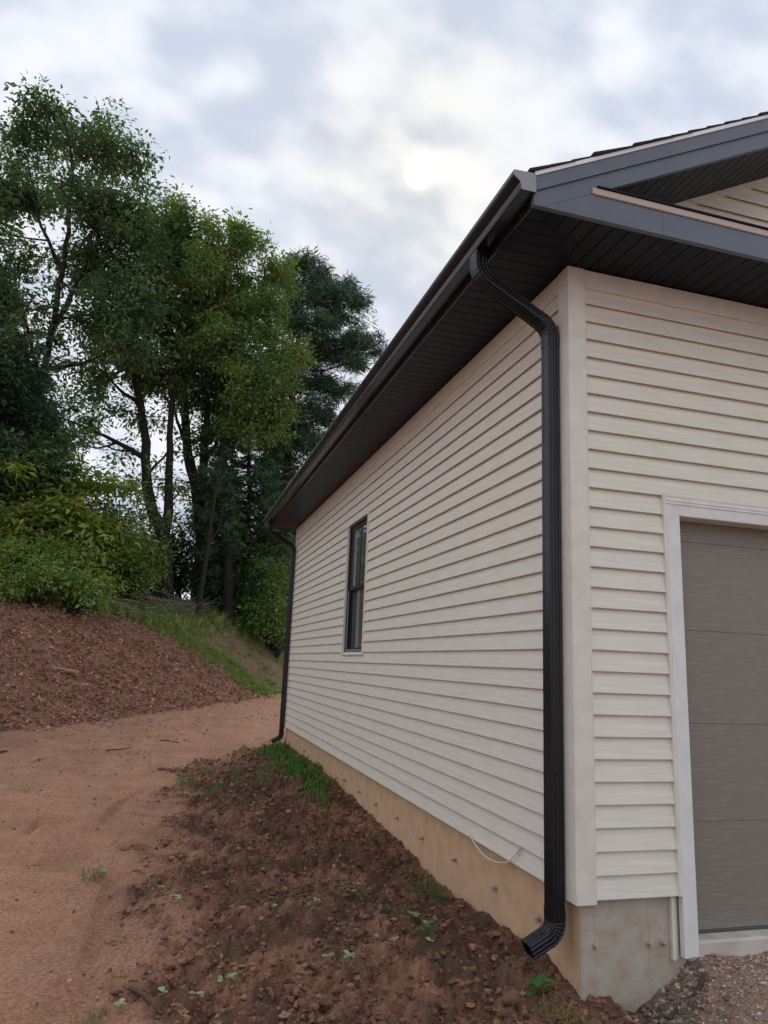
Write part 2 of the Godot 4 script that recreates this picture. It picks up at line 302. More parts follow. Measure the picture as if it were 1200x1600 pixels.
# box with chamfered edges
func box(st: SurfaceTool, lo: Vector3, hi: Vector3, ch := 0.0) -> void:
	var c := Vector3.ONE * minf(ch, 0.45 * minf(hi.x - lo.x, minf(hi.y - lo.y, hi.z - lo.z)))
	var a := lo + c
	var b := hi - c
	var v := func(x, y, z, axis): return Vector3((lo.x if x < 0 else hi.x) if axis == 0 else (a.x if x < 0 else b.x), (lo.y if y < 0 else hi.y) if axis == 1 else (a.y if y < 0 else b.y), (lo.z if z < 0 else hi.z) if axis == 2 else (a.z if z < 0 else b.z))
	quad(st, v.call(-1, -1, 1, 2), v.call(1, -1, 1, 2), v.call(1, 1, 1, 2), v.call(-1, 1, 1, 2), Vector2(lo.x, lo.y), Vector2(hi.x, lo.y), Vector2(hi.x, hi.y), Vector2(lo.x, hi.y))
	quad(st, v.call(1, -1, -1, 2), v.call(-1, -1, -1, 2), v.call(-1, 1, -1, 2), v.call(1, 1, -1, 2), Vector2(hi.x, lo.y), Vector2(lo.x, lo.y), Vector2(lo.x, hi.y), Vector2(hi.x, hi.y))
	quad(st, v.call(1, -1, 1, 0), v.call(1, -1, -1, 0), v.call(1, 1, -1, 0), v.call(1, 1, 1, 0), Vector2(hi.z, lo.y), Vector2(lo.z, lo.y), Vector2(lo.z, hi.y), Vector2(hi.z, hi.y))
	quad(st, v.call(-1, -1, -1, 0), v.call(-1, -1, 1, 0), v.call(-1, 1, 1, 0), v.call(-1, 1, -1, 0), Vector2(lo.z, lo.y), Vector2(hi.z, lo.y), Vector2(hi.z, hi.y), Vector2(lo.z, hi.y))
	quad(st, v.call(-1, 1, 1, 1), v.call(1, 1, 1, 1), v.call(1, 1, -1, 1), v.call(-1, 1, -1, 1), Vector2(lo.x, hi.z), Vector2(hi.x, hi.z), Vector2(hi.x, lo.z), Vector2(lo.x, lo.z))
	quad(st, v.call(-1, -1, -1, 1), v.call(1, -1, -1, 1), v.call(1, -1, 1, 1), v.call(-1, -1, 1, 1), Vector2(lo.x, lo.z), Vector2(hi.x, lo.z), Vector2(hi.x, hi.z), Vector2(lo.x, hi.z))
	if ch <= 0.0:
		return
	for s in [-1, 1]:
		for t in [-1, 1]:
			# edges along x, y and z
			edge(st, v.call(-1, s, t, 1), v.call(1, s, t, 1), v.call(1, s, t, 2), v.call(-1, s, t, 2), Vector3(0, s, t))
			edge(st, v.call(s, -1, t, 0), v.call(s, 1, t, 0), v.call(s, 1, t, 2), v.call(s, -1, t, 2), Vector3(s, 0, t))
			edge(st, v.call(s, t, -1, 0), v.call(s, t, 1, 0), v.call(s, t, 1, 1), v.call(s, t, -1, 1), Vector3(s, t, 0))
			for u in [-1, 1]:
				var p0: Vector3 = v.call(s, t, u, 0)
				var p1: Vector3 = v.call(s, t, u, 1)
				var p2: Vector3 = v.call(s, t, u, 2)
				if (p1 - p0).cross(p2 - p0).dot(Vector3(s, t, u)) > 0.0:
					face(st, p0, p1, p2)
				else:
					face(st, p0, p2, p1)

func edge(st: SurfaceTool, a: Vector3, b: Vector3, c: Vector3, d: Vector3, out: Vector3) -> void:
	if (c - a).cross(d - b).dot(out) > 0.0:
		quad(st, a, b, c, d)
	else:
		quad(st, a, d, c, b)

# closed profile given in the plane (u, v), counter-clockwise seen from +w, pushed from w0 to w1; basis columns u, v, w
func prism(st: SurfaceTool, prof: PackedVector2Array, bas: Basis, at: Vector3, w0: float, w1: float, caps := true) -> void:
	var n := prof.size()
	for i in n:
		var p := prof[i]
		var q := prof[(i + 1) % n]
		quad(st, at + bas * Vector3(p.x, p.y, w1), at + bas * Vector3(p.x, p.y, w0), at + bas * Vector3(q.x, q.y, w0), at + bas * Vector3(q.x, q.y, w1), Vector2(w1, p.y), Vector2(w0, p.y), Vector2(w0, q.y), Vector2(w1, q.y))
	if not caps:
		return
	var t := Geometry2D.triangulate_polygon(prof)
	for i in range(0, t.size(), 3):
		var a := prof[t[i]]
		var b := prof[t[i + 1]]
		var c := prof[t[i + 2]]
		if (b - a).cross(c - a) < 0.0:
			var k := b
			b = c
			c = k
		face(st, at + bas * Vector3(a.x, a.y, w1), at + bas * Vector3(b.x, b.y, w1), at + bas * Vector3(c.x, c.y, w1))
		face(st, at + bas * Vector3(a.x, a.y, w0), at + bas * Vector3(c.x, c.y, w0), at + bas * Vector3(b.x, b.y, w0))

func tube(st: SurfaceTool, pts: Array, radii: Array, sides := 7) -> void:
	var rings := []
	var norms := []
	var side := Vector3.ZERO
	for i in pts.size():
		var t: Vector3 = (pts[mini(i + 1, pts.size() - 1)] - pts[maxi(i - 1, 0)]).normalized()
		if i == 0:
			side = t.cross(Vector3(0.31, 0.2, 0.93)).normalized()
		else:
			side = (side - t * side.dot(t)).normalized()
		var up := t.cross(side)
		var ring := []
		var nn := []
		for k in sides:
			var a := TAU * k / sides
			var d := side * cos(a) + up * sin(a)
			nn.append(d)
			ring.append(pts[i] + d * radii[i])
		rings.append(ring)
		norms.append(nn)
	for i in pts.size() - 1:
		for k in sides:
			var j := (k + 1) % sides
			var order := [[i, k], [i + 1, j], [i, j], [i, k], [i + 1, k], [i + 1, j]]
			for o in order:
				st.set_normal(norms[o[0]][o[1]])
				st.set_uv(Vector2(float(o[1]) / sides, o[0]))
				st.add_vertex(rings[o[0]][o[1]])

func part(parent: Node, called: String, st: SurfaceTool, m: String) -> MeshInstance3D:
	return put(parent, called, st.commit(), m)

func put(parent: Node, called: String, mesh: Mesh, m: String) -> MeshInstance3D:
	var o := MeshInstance3D.new()
	o.name = called
	o.mesh = mesh
	o.material_override = M[m]
	parent.add_child(o, true)
	return o

func numbered(called: String) -> String:
	var k: int = used.get(called, 0)
	used[called] = k + 1
	return called if k == 0 else "%s_%03d" % [called, k]

func thing(called: String, label: String, category: String, at := Vector3.ZERO, group := "") -> Node3D:
	var o := Node3D.new()
	o.name = numbered(called)
	add_child(o)
	o.position = at
	tag(o, label, category, group)
	return o

func tag(o: Node, label: String, category := "", group := "", kind := "") -> void:
	if label: o.set_meta("label", label)
	if category: o.set_meta("category", category)
	if group: o.set_meta("group", group)
	if kind: o.set_meta("kind", kind)

func multi(parent: Node, called: String, mesh: Mesh, m: String, where: Array, tints: PackedColorArray) -> MultiMeshInstance3D:
	var mm := MultiMesh.new()
	mm.transform_format = MultiMesh.TRANSFORM_3D
	mm.use_colors = true
	mm.mesh = mesh
	mm.instance_count = where.size()
	for i in where.size():
		mm.set_instance_transform(i, where[i])
		mm.set_instance_color(i, tints[i])
	var o := MultiMeshInstance3D.new()
	o.name = called
	o.multimesh = mm
	o.material_override = M[m]
	parent.add_child(o, true)
	return o

# ------------------------------------------------------------------ ground

func wall_ground(z: float) -> float:
	var zs := [-30.0, -9.6, -8.7, -5.5, -3.5, -1.9, -1.0, -0.4, 0.0, 1.0]
	var ys := [-0.3, -0.29, -0.28, -0.29, -0.39, -0.47, -0.43, -0.42, -0.47, -0.47]
	if z <= zs[0]: return ys[0]
	for i in zs.size() - 1:
		if z <= zs[i + 1]:
			return lerpf(ys[i], ys[i + 1], (z - zs[i]) / (zs[i + 1] - zs[i]))
	return ys[-1]

func slope_at(x: float, z: float) -> float:
	return (Vector2(x, z) - TOE).dot(BACK)

# more than 0 inside the heap of bark mulch
func mulch_at(x: float, z: float) -> float:
	var a := Vector2(MULCH_EDGE[0][0], MULCH_EDGE[0][1])
	var b := Vector2(MULCH_EDGE[1][0], MULCH_EDGE[1][1])
	var d := (b - a).normalized()
	var side := (Vector2(x, z) - a).cross(d)
	var s := slope_at(x, z)
	var e := n_mid.get_noise_2d(x * 0.5, z * 0.5) * 0.8
	return minf(minf(side + e, s + 0.25 + e * 0.6), mulch_top(x, z) - s + e)

func mulch_top(x: float, z: float) -> float:
	return clampf(MULCH_TOP[2] + MULCH_TOP[1] * ((Vector2(x, z) - TOE).dot(ALONG) - MULCH_TOP[0]), 3.5, 7.0)

func bed_at(x: float, z: float) -> float:
	var e := n_big.get_noise_2d(x * 3.0, z * 3.0) * 0.5 + n_mid.get_noise_2d(x, z) * 0.22
	var edge_x := lerpf(-2.0, -1.75, smoothstep(-2.0, -7.0, z))
	edge_x = lerpf(edge_x, 0.0, smoothstep(-7.2, -9.9, z))
	var m := smoothstep(-0.28, 0.22, x - edge_x + e)
	return m * (1.0 - smoothstep(0.35, 0.6, x + e * 0.3))

func gravel_at(x: float, z: float) -> float:
	return smoothstep(0.36, 0.62, x + n_mid.get_noise_2d(x * 2.0, z * 2.0) * 0.12) * smoothstep(-0.6, -0.3, z)

func macro(x: float, z: float) -> float:
	var y := -0.42 + 0.042 * minf(maxf(0.0, -z - 8.5), 16.0)
	var s := slope_at(x, z)
	if s > 0.0:
		var hh := 2.75 + 0.6 * smoothstep(6.0, 16.0, (Vector2(x, z) - TOE).dot(ALONG))
		y += hh * (1.0 - exp(-pow(s / 4.2, 1.5))) + 0.03 * minf(s, 12.0)
	if x < 0.6:
		y = lerpf(y, wall_ground(z), smoothstep(-1.7, -0.1, x) * smoothstep(-11.5, -9.4, z))
	if x > 0.2:
		var g := smoothstep(0.4, 0.75, x) * smoothstep(-3.0, -0.5, z)
		y = lerpf(y, -0.325 - 0.035 * clampf(z, 0.0, 6.0), g)
		y -= 0.10 * exp(-(pow(x - 0.3, 2) + pow(z - 0.06, 2)) / 0.014)
	return y

func ground_y(x: float, z: float) -> float:
	var y := macro(x, z)
	var far := 1.0 - smoothstep(14.0, 30.0, Vector2(x + 2.0, z - 3.0).length())
	y += n_big.get_noise_2d(x, z) * 0.05
	if far > 0.0:
		var bed := bed_at(x, z) if z > -10.5 and x > -3.0 else 0.0
		var near := smoothstep(-0.05, 0.3, -x) * 0.6 + 0.4
		if bed > 0.01:
			var c := n_mid.get_noise_2d(x * 1.6, z * 1.6)
			y += bed * near * (0.07 * c + 0.11 * absf(n_fine.get_noise_2d(x * 0.38, z * 0.38)) + 0.075 * absf(n_fine.get_noise_2d(x * 0.85 + 7.0, z * 0.85)) + 0.03 * n_fine.get_noise_2d(x * 1.8, z * 1.8) - 0.03)
		else:
			y += 0.022 * n_mid.get_noise_2d(x * 0.8 + 9.0, z * 0.8) * far + 0.010 * n_fine.get_noise_2d(x, z) * far
		if x < -1.7 or z < -9.0:
			y += rut(x, z)
		var sl := slope_at(x, z)
		if sl > -0.4:
			y += smoothstep(-0.4, 0.5, sl) * (0.13 * n_mid.get_noise_2d(x * 0.30, z * 0.30 + 17.0) + 0.045 * n_mid.get_noise_2d(x * 1.2, z * 1.2))
		elif bed < 0.5:
			y += 0.035 * tracks(x, z) * (1.0 - bed)
	return y

func rut(x: float, z: float) -> float:
	var p := Vector2(x, z)
	var out := 0.0
	for r in RUTS:
		for i in r.size() - 1:
			var a := Vector2(r[i][0], r[i][1])
			var b := Vector2(r[i + 1][0], r[i + 1][1])
			if absf(p.x - a.x) > 2.6 and absf(p.x - b.x) > 2.6:
				continue
			var q := Geometry2D.get_closest_point_to_segment(p, a, b)
			var d := p.distance_to(q)
			if d < 0.35:
				var ends := smoothstep(0.0, 0.9, minf(q.distance_to(Vector2(r[0][0], r[0][1])), q.distance_to(Vector2(r[-1][0], r[-1][1]))))
				out = minf(out, (-0.06 * (1.0 - smoothstep(0.015, 0.07, d)) + 0.034 * exp(-pow((d - 0.12) / 0.045, 2))) * (0.8 + 0.4 * n_mid.get_noise_2d(x * 1.5, z * 1.5 + 40.0)) * ends)
	return out

# long streaks left by wheels, following the bend of the track
func tracks(x: float, z: float) -> float:
	var near := n_mid.get_noise_2d(x * 1.5 + 0.12 * z, z * 0.10)
	var p := Vector2(x, z) - TOE
	var far := n_mid.get_noise_2d(p.dot(ALONG) * 0.10 + 50.0, p.dot(BACK) * 1.3)
	return lerpf(near, far, smoothstep(-5.0, -9.0, z))

func soil_tint(x: float, z: float) -> Color:
	var v := n_mid.get_noise_2d(x * 0.7 + 3.0, z * 0.7)
	var u := n_fine.get_noise_2d(x * 0.8, z * 0.8 + 5.0)
	var b := n_big.get_noise_2d(x * 1.7 + 20.0, z * 1.7)
	var c := Color(0.50, 0.255, 0.155) * (1.0 + 0.22 * v + 0.14 * u)
	c = c.lerp(Color(0.44, 0.255, 0.17), clampf(b * 1.4, 0.0, 1.0) * 0.6)
	c = c.lerp(Color(0.36, 0.175, 0.10), smoothstep(-0.05, 0.4, n_mid.get_noise_2d(x * 0.33 + 71.0, z * 0.33 - 12.0) + 0.5 * u) * 0.6)
	var s := slope_at(x, z)
	if z > -11.0 and x > -3.2 and x < 0.9:
		var bed := bed_at(x, z)
		var d := Color(0.180, 0.090, 0.055).lerp(Color(0.37, 0.185, 0.108), smoothstep(-0.1, 0.4, v + 0.6 * b)) * (1.0 + 0.3 * u)
		c = c.lerp(d, bed)
	if x > 0.3 and z > -0.8:
		c = c.lerp(Color(0.48, 0.33, 0.25) * (1.0 + 0.25 * u), gravel_at(x, z))
	if s > -0.6:
		var g := smoothstep(-0.1, 0.5, s + v * 0.3)
		var t := Color(0.32, 0.185, 0.12) * (1.0 + 0.25 * v)
		c = c.lerp(t, g)
		var mu := smoothstep(-0.05, 0.25, mulch_at(x, z))
		c = c.lerp(Color(0.31, 0.155, 0.10) * (1.0 + 0.3 * u), mu)
	c.a = 1.0
	return c

func spaced(lo: float, hi: float, step: float, growth: float, reach: float) -> PackedFloat32Array:
	var a := PackedFloat32Array()
	var x := lo
	while x < hi:
		a.append(x)
		x += step
	var d := step
	while x < reach:
		a.append(x)
		d *= growth
		x += d
	a.append(reach)
	var back := PackedFloat32Array()
	x = lo
	d = step
	while x > -reach:
		d *= growth
		x -= d
		back.append(maxf(x, -reach))
	back.reverse()
	back.append_array(a)
	return back

func build_ground() -> void:
	var xs := spaced(-3.4, 0.9, 0.024, 1.05, 500.0)
	var zs := spaced(-6.0, 0.6, 0.028, 1.035, 500.0)
	var nx := xs.size()
	var nz := zs.size()
	var verts := PackedVector3Array()
	var cols := PackedColorArray()
	verts.resize(nx * nz)
	cols.resize(nx * nz)
	for j in nz:
		for i in nx:
			var x := xs[i]
			var z := zs[j]
			verts[j * nx + i] = Vector3(x, ground_y(x, z), z)
			cols[j * nx + i] = soil_tint(x, z)
	var norms := PackedVector3Array()
	norms.resize(nx * nz)
	for j in nz:
		for i in nx:
			var a := verts[j * nx + maxi(i - 1, 0)]
			var b := verts[j * nx + mini(i + 1, nx - 1)]
			var c := verts[maxi(j - 1, 0) * nx + i]
			var d := verts[mini(j + 1, nz - 1) * nx + i]
			norms[j * nx + i] = (d - c).cross(b - a).normalized()
	var idx := PackedInt32Array()
	for j in nz - 1:
		for i in nx - 1:
			var k := j * nx + i
			idx.append_array([k, k + 1, k + nx, k + 1, k + nx + 1, k + nx])
	var arr := []
	arr.resize(Mesh.ARRAY_MAX)
	arr[Mesh.ARRAY_VERTEX] = verts
	arr[Mesh.ARRAY_NORMAL] = norms
	arr[Mesh.ARRAY_COLOR] = cols
	arr[Mesh.ARRAY_INDEX] = idx
	var mesh := ArrayMesh.new()
	mesh.add_surface_from_arrays(Mesh.PRIMITIVE_TRIANGLES, arr)
	var g := put(self, "ground", mesh, "soil")
	tag(g, "reddish clay yard and bank of earth around the house", "", "", "structure")
	print("ground ", nx, " x ", nz)

# ------------------------------------------------------------------ house

func course_mesh(length: float, sd: int) -> Mesh:
	# one lap of vinyl siding: runs along +x, faces +z, butt edge at y = 0
	var st := tool()
	var r := RandomNumberGenerator.new()
	r.seed = sd
	var segs := maxi(1, int(length / 0.45))
	var prof := [Vector2(0.0035, 0.016), Vector2(0.0265, 0.0), Vector2(0.0285, 0.0018), Vector2(0.0290, 0.0045), Vector2(0.0042, H + 0.017)]
	var wob := []
	for i in segs + 1:
		wob.append([r.randf_range(-0.0008, 0.0008), r.randf_range(-0.0005, 0.0005), r.randf_range(-0.0009, 0.0009)])
	var u0 := r.randf_range(0.0, 5.0)
	for i in segs:
		var x0 := length * i / segs
		var x1 := length * (i + 1) / segs
		for k in prof.size() - 1:
			var p: Vector2 = prof[k]
			var q: Vector2 = prof[k + 1]
			var a := Vector3(x0, p.y + wob[i][1] * float(k < 4), p.x + wob[i][0] * float(k > 0))
			var b := Vector3(x1, p.y + wob[i + 1][1] * float(k < 4), p.x + wob[i + 1][0] * float(k > 0))
			var c := Vector3(x1, q.y + wob[i + 1][1] * float(k < 3), q.x + wob[i + 1][2 if k == 3 else 0])
			var d := Vector3(x0, q.y + wob[i][1] * float(k < 3), q.x + wob[i][2 if k == 3 else 0])
			quad(st, a, b, c, d, Vector2(u0 + x0, p.y), Vector2(u0 + x1, p.y), Vector2(u0 + x1, q.y), Vector2(u0 + x0, q.y))
	return st.commit()

func rake(x: float) -> float:
	# line of the roof's edge over the gable, rising to the ridge and falling again
	return 3.735 + SLOPE * (minf(x, W - x) + 0.49)

func build_house() -> void:
	var house := thing("house", "cream vinyl sided garage house with black gutters and dark soffits", "house")
	walls(house)
	corner_trim(house)
	foundation(house)
	roof_and_eaves(house)
	gutters(house)
	side_window(house)
	garage(house)
	cable(house)

func walls(house: Node3D) -> void:
	var wz0 := -5.42
	var wz1 := -4.42
	var wy0 := 1.225
	var wy1 := 2.875
	var st := tool()
	box(st, Vector3(0.006, 0.0, -L + 0.05), Vector3(0.15, 3.53, wz0))
	box(st, Vector3(0.006, 0.0, wz1), Vector3(0.15, 3.53, -0.006))
	box(st, Vector3(0.006, 0.0, wz0), Vector3(0.15, wy0, wz1))
	box(st, Vector3(0.006, wy1, wz0), Vector3(0.15, 3.53, wz1))
	var side := part(house, "side_wall", st, "room_paint")
	tag(side, "long side wall of cream lap siding with one window")
	var full := [course_mesh(L - 0.17, 1), course_mesh(L - 0.17, 2), course_mesh(L - 0.17, 3)]
	var far_len := -wz0 - 0.0
	var fars := [course_mesh(L - 0.085 + wz0, 4), course_mesh(L - 0.085 + wz0, 5)]
	var nears := [course_mesh(-wz1 - 0.085, 6), course_mesh(-wz1 - 0.085, 7)]
	for i in 30:
		if i >= 11 and i <= 24:
			var o := put(side, "siding_course", fars[i % 2], "vinyl_siding")
			o.transform = Transform3D(Basis(Vector3.UP, -PI / 2), Vector3(0, i * H, -L + 0.085))
			o = put(side, "siding_course", nears[i % 2], "vinyl_siding")
			o.transform = Transform3D(Basis(Vector3.UP, -PI / 2), Vector3(0, i * H, wz1))
		else:
			var o := put(side, "siding_course", full[i % 3], "vinyl_siding")
			o.transform = Transform3D(Basis(Vector3.UP, -PI / 2), Vector3(0, i * H, -L + 0.085))
	st = tool()
	box(st, Vector3(-0.032, 3.418, -L + 0.085), Vector3(0.005, 3.535, -0.086), 0.003)
	part(side, "frieze_strip", st, "vinyl_trim")

	# gable front with the garage opening
	st = tool()
	box(st, Vector3(0.16, 0.0, -0.15), Vector3(0.66, 3.53, -0.006))
	box(st, Vector3(5.64, 0.0, -0.15), Vector3(W - 0.006, 3.53, -0.006))
	box(st, Vector3(0.66, 2.10, -0.15), Vector3(5.64, 3.53, -0.006))
	var x0 := 0.0
	var tri_prof := PackedVector2Array([Vector2(0.0, 3.532), Vector2(W, 3.532), Vector2(W, 3.7), Vector2(W / 2, 5.55), Vector2(0.0, 3.7)])
	prism(st, tri_prof, Basis.IDENTITY, Vector3.ZERO, -0.15, -0.006)
	var front := part(house, "front_wall", st, "room_paint")
	tag(front, "gable front wall of cream lap siding around the garage door")
	var lefts := [course_mesh(0.495, 11), course_mesh(0.495, 12), course_mesh(0.495, 13)]
	var rights := [course_mesh(W - 0.085 - 5.73, 14), course_mesh(W - 0.085 - 5.73, 15)]
	var overs := [course_mesh(W - 0.17, 16), course_mesh(W - 0.17, 17), course_mesh(W - 0.17, 18)]
	for i in 30:
		if i < 19:
			put(front, "siding_course", lefts[i % 3], "vinyl_siding").position = Vector3(0.085, i * H, 0)
			put(front, "siding_course", rights[i % 2], "vinyl_siding").position = Vector3(5.73, i * H, 0)
		else:
			put(front, "siding_course", overs[i % 3], "vinyl_siding").position = Vector3(0.085, i * H, 0)
	st = tool()
	box(st, Vector3(0.086, 3.418, -0.005), Vector3(W - 0.086, 3.535, 0.032), 0.003)
	part(front, "frieze_strip", st, "vinyl_trim")
	for i in range(32, 48):
		var y0 := i * H - 0.03
		var xa := maxf((y0 - 3.735 + 0.215 - 0.02) / SLOPE - 0.49 + 0.02, 0.1)
		if xa > W / 2 - 0.15: break
		put(front, "siding_course", course_mesh(W - 2.0 * xa, 20 + i), "vinyl_siding").position = Vector3(xa, y0, 0)
	for s in [0, 1]:
		st = tool()
		var pr := PackedVector2Array()
		var pts := [[-0.02, -0.265], [W / 2, -0.265], [W / 2, -0.205], [-0.02, -0.205]]
		for q in pts:
			pr.append(Vector2(q[0], rake(q[0]) + q[1]))
		prism(st, pr, Basis.IDENTITY, Vector3.ZERO, 0.004, 0.022)
		var o := part(front, "rake_strip", st, "vinyl_trim")
		if s == 1:
			o.transform = Transform3D(Basis(Vector3.UP, PI), Vector3(W, 0, 0.026))
	# the two walls that face away, the ceiling and the floor
	st = tool()
	box(st, Vector3(0.0, 0.0, -L), Vector3(W, 3.53, -L + 0.05))
	prism(st, PackedVector2Array([Vector2(0.0, 3.532), Vector2(W, 3.532), Vector2(W, 3.7), Vector2(W / 2, 5.55), Vector2(0.0, 3.7)]), Basis.IDENTITY, Vector3.ZERO, -L, -L + 0.05)
	part(house, "rear_wall", st, "vinyl_trim")
	st = tool()
	box(st, Vector3(W - 0.05, 0.0, -L + 0.052), Vector3(W, 3.53, -0.16))
	part(house, "far_wall", st, "vinyl_trim")
	st = tool()
	box(st, Vector3(0.16, 3.40, -L + 0.06), Vector3(W - 0.06, 3.50, -0.16))
	part(house, "ceiling", st, "room_paint")
	st = tool()
	box(st, Vector3(0.20, -0.42, -L + 0.2), Vector3(W - 0.2, -0.252, -0.16))
	part(house, "floor_slab", st, "sill_concrete")

func corner_trim(house: Node3D) -> void:
	# outside corner posts of the siding, in two lengths that lap
	var prof := PackedVector2Array([Vector2(0.005, 0.003), Vector2(0.0835, 0.003), Vector2(0.085, 0.008), Vector2(0.085, 0.0305), Vector2(0.080, 0.0315), Vector2(0.0785, 0.0295), Vector2(0.075, 0.0295), Vector2(0.0735, 0.0315), Vector2(-0.0275, 0.0315), Vector2(-0.0305, 0.0305), Vector2(-0.0315, 0.0275),
		Vector2(-0.0315, -0.0735), Vector2(-0.0295, -0.075), Vector2(-0.0295, -0.0785), Vector2(-0.0315, -0.080), Vector2(-0.0305, -0.085), Vector2(-0.008, -0.085), Vector2(-0.003, -0.0835), Vector2(0.005, -0.0835)])
	var pr := PackedVector2Array()
	for q in prof:
		pr.append(Vector2(q.x, -q.y))
	# profile plane (x, -z), pushed upwards along y
	var bas := Basis(Vector3(1, 0, 0), Vector3(0, 0, -1), Vector3(0, 1, 0))
	if Geometry2D.is_polygon_clockwise(pr):
		pr.reverse()
	var st := tool()
	prism(st, pr, bas, Vector3.ZERO, -0.018, 3.10)
	part(house, "corner_post", st, "vinyl_trim")
	st = tool()
	prism(st, pr, bas.scaled(Vector3(1.012, 1, 1.012)), Vector3(-0.001, 0, 0.001), 3.088, 3.537)
	part(house, "corner_post", st, "vinyl_trim")
	st = tool()
	box(st, Vector3(-0.0315, -0.018, -L - 0.016), Vector3(0.08, 3.537, -L + 0.085), 0.003)
	part(house, "corner_post", st, "vinyl_trim")
	st = tool()
	box(st, Vector3(W - 0.085, -0.018, -0.08), Vector3(W + 0.016, 3.537, 0.016), 0.003)
	part(house, "corner_post", st, "vinyl_trim")

func foundation(house: Node3D) -> void:
	var st := tool()
	box(st, Vector3(0.018, -1.2, -L + 0.02), Vector3(0.20, -0.003, -0.0405), 0.004)
	var side := part(house, "foundation_wall", st, "concrete_side")
	tag(side, "tan mud stained concrete foundation under the long wall")
	st = tool()
	box(st, Vector3(0.018, -1.2, -0.040), Vector3(0.655, -0.003, -0.018), 0.010)
	box(st, Vector3(0.2005, -1.2, -0.219), Vector3(0.6545, -0.004, -0.0402))
	var front := part(house, "foundation_wall", st, "concrete_front")
	tag(front, "grey pitted concrete foundation beside the garage door")
	st = tool()
	box(st, Vector3(5.66, -1.2, -0.219), Vector3(W - 0.02, -0.003, -0.018), 0.012)
	part(house, "foundation_wall", st, "concrete_front")
	st = tool()
	box(st, Vector3(0.201, -1.2, -L + 0.02), Vector3(W - 0.02, -0.003, -L + 0.19))
	box(st, Vector3(W - 0.19, -1.2, -L + 0.191), Vector3(W - 0.02, -0.003, -0.22))
	part(house, "foundation_wall", st, "concrete_side")
	for xx in [0.098, 0.418]:
		st = tool()
		tube(st, [Vector3(xx, -0.02, -0.0185), Vector3(xx + 0.001, -0.2, -0.0182), Vector3(xx - 0.001, -0.38, -0.0186), Vector3(xx + 0.002, -0.60, -0.0185)], [0.0022, 0.0028, 0.0020, 0.0026], 5)
		part(front, "form_seam", st, "concrete_front")
	# snapped-off ties of the formwork
	st = tool()
	tube(st, [Vector3(0, 0, -0.01), Vector3(0, 0, 0.006), Vector3(0.002, 0.001, 0.018), Vector3(0.004, -0.003, 0.022), Vector3(0.004, -0.004, 0.0221)], [0.017, 0.016, 0.011, 0.008, 0.0005], 9)
	tube(st, [Vector3(0.0, -0.008, 0.0), Vector3(0.0, -0.012, 0.026), Vector3(0.001, -0.016, 0.032)], [0.007, 0.006, 0.001], 6)
	var tie := st.commit()
	for q in TIES:
		var o := put(side, "form_tie", tie, "tie_plastic")
		o.transform = Transform3D(Basis(Vector3.UP, -PI / 2) * Basis(Vector3.BACK, rng.randf_range(-0.6, 0.6)).scaled(Vector3.ONE * 1.35), Vector3(0.018, q[0], q[1]))
	for q in TIES_FRONT:
		var o := put(front, "form_tie", tie, "tie_plastic")
		o.transform = Transform3D(Basis(Vector3.BACK, rng.randf_range(-0.6, 0.6)), Vector3(q[0], q[1], -0.018))

func plank_mesh(length: float, width := 0.0985) -> Mesh:
	# soffit plank seen from below: runs along +z from 0, spans x 0..width, underside at y = 0 with eased edges
	var st := tool()
	var p := PackedVector2Array([Vector2(0.004, 0.0), Vector2(width - 0.004, 0.0), Vector2(width - 0.0005, 0.0055), Vector2(width - 0.0005, 0.008), Vector2(0.0, 0.008), Vector2(0.0, 0.0055)])
	prism(st, p, Basis.IDENTITY, Vector3.ZERO, 0.0, length)
	return st.commit()

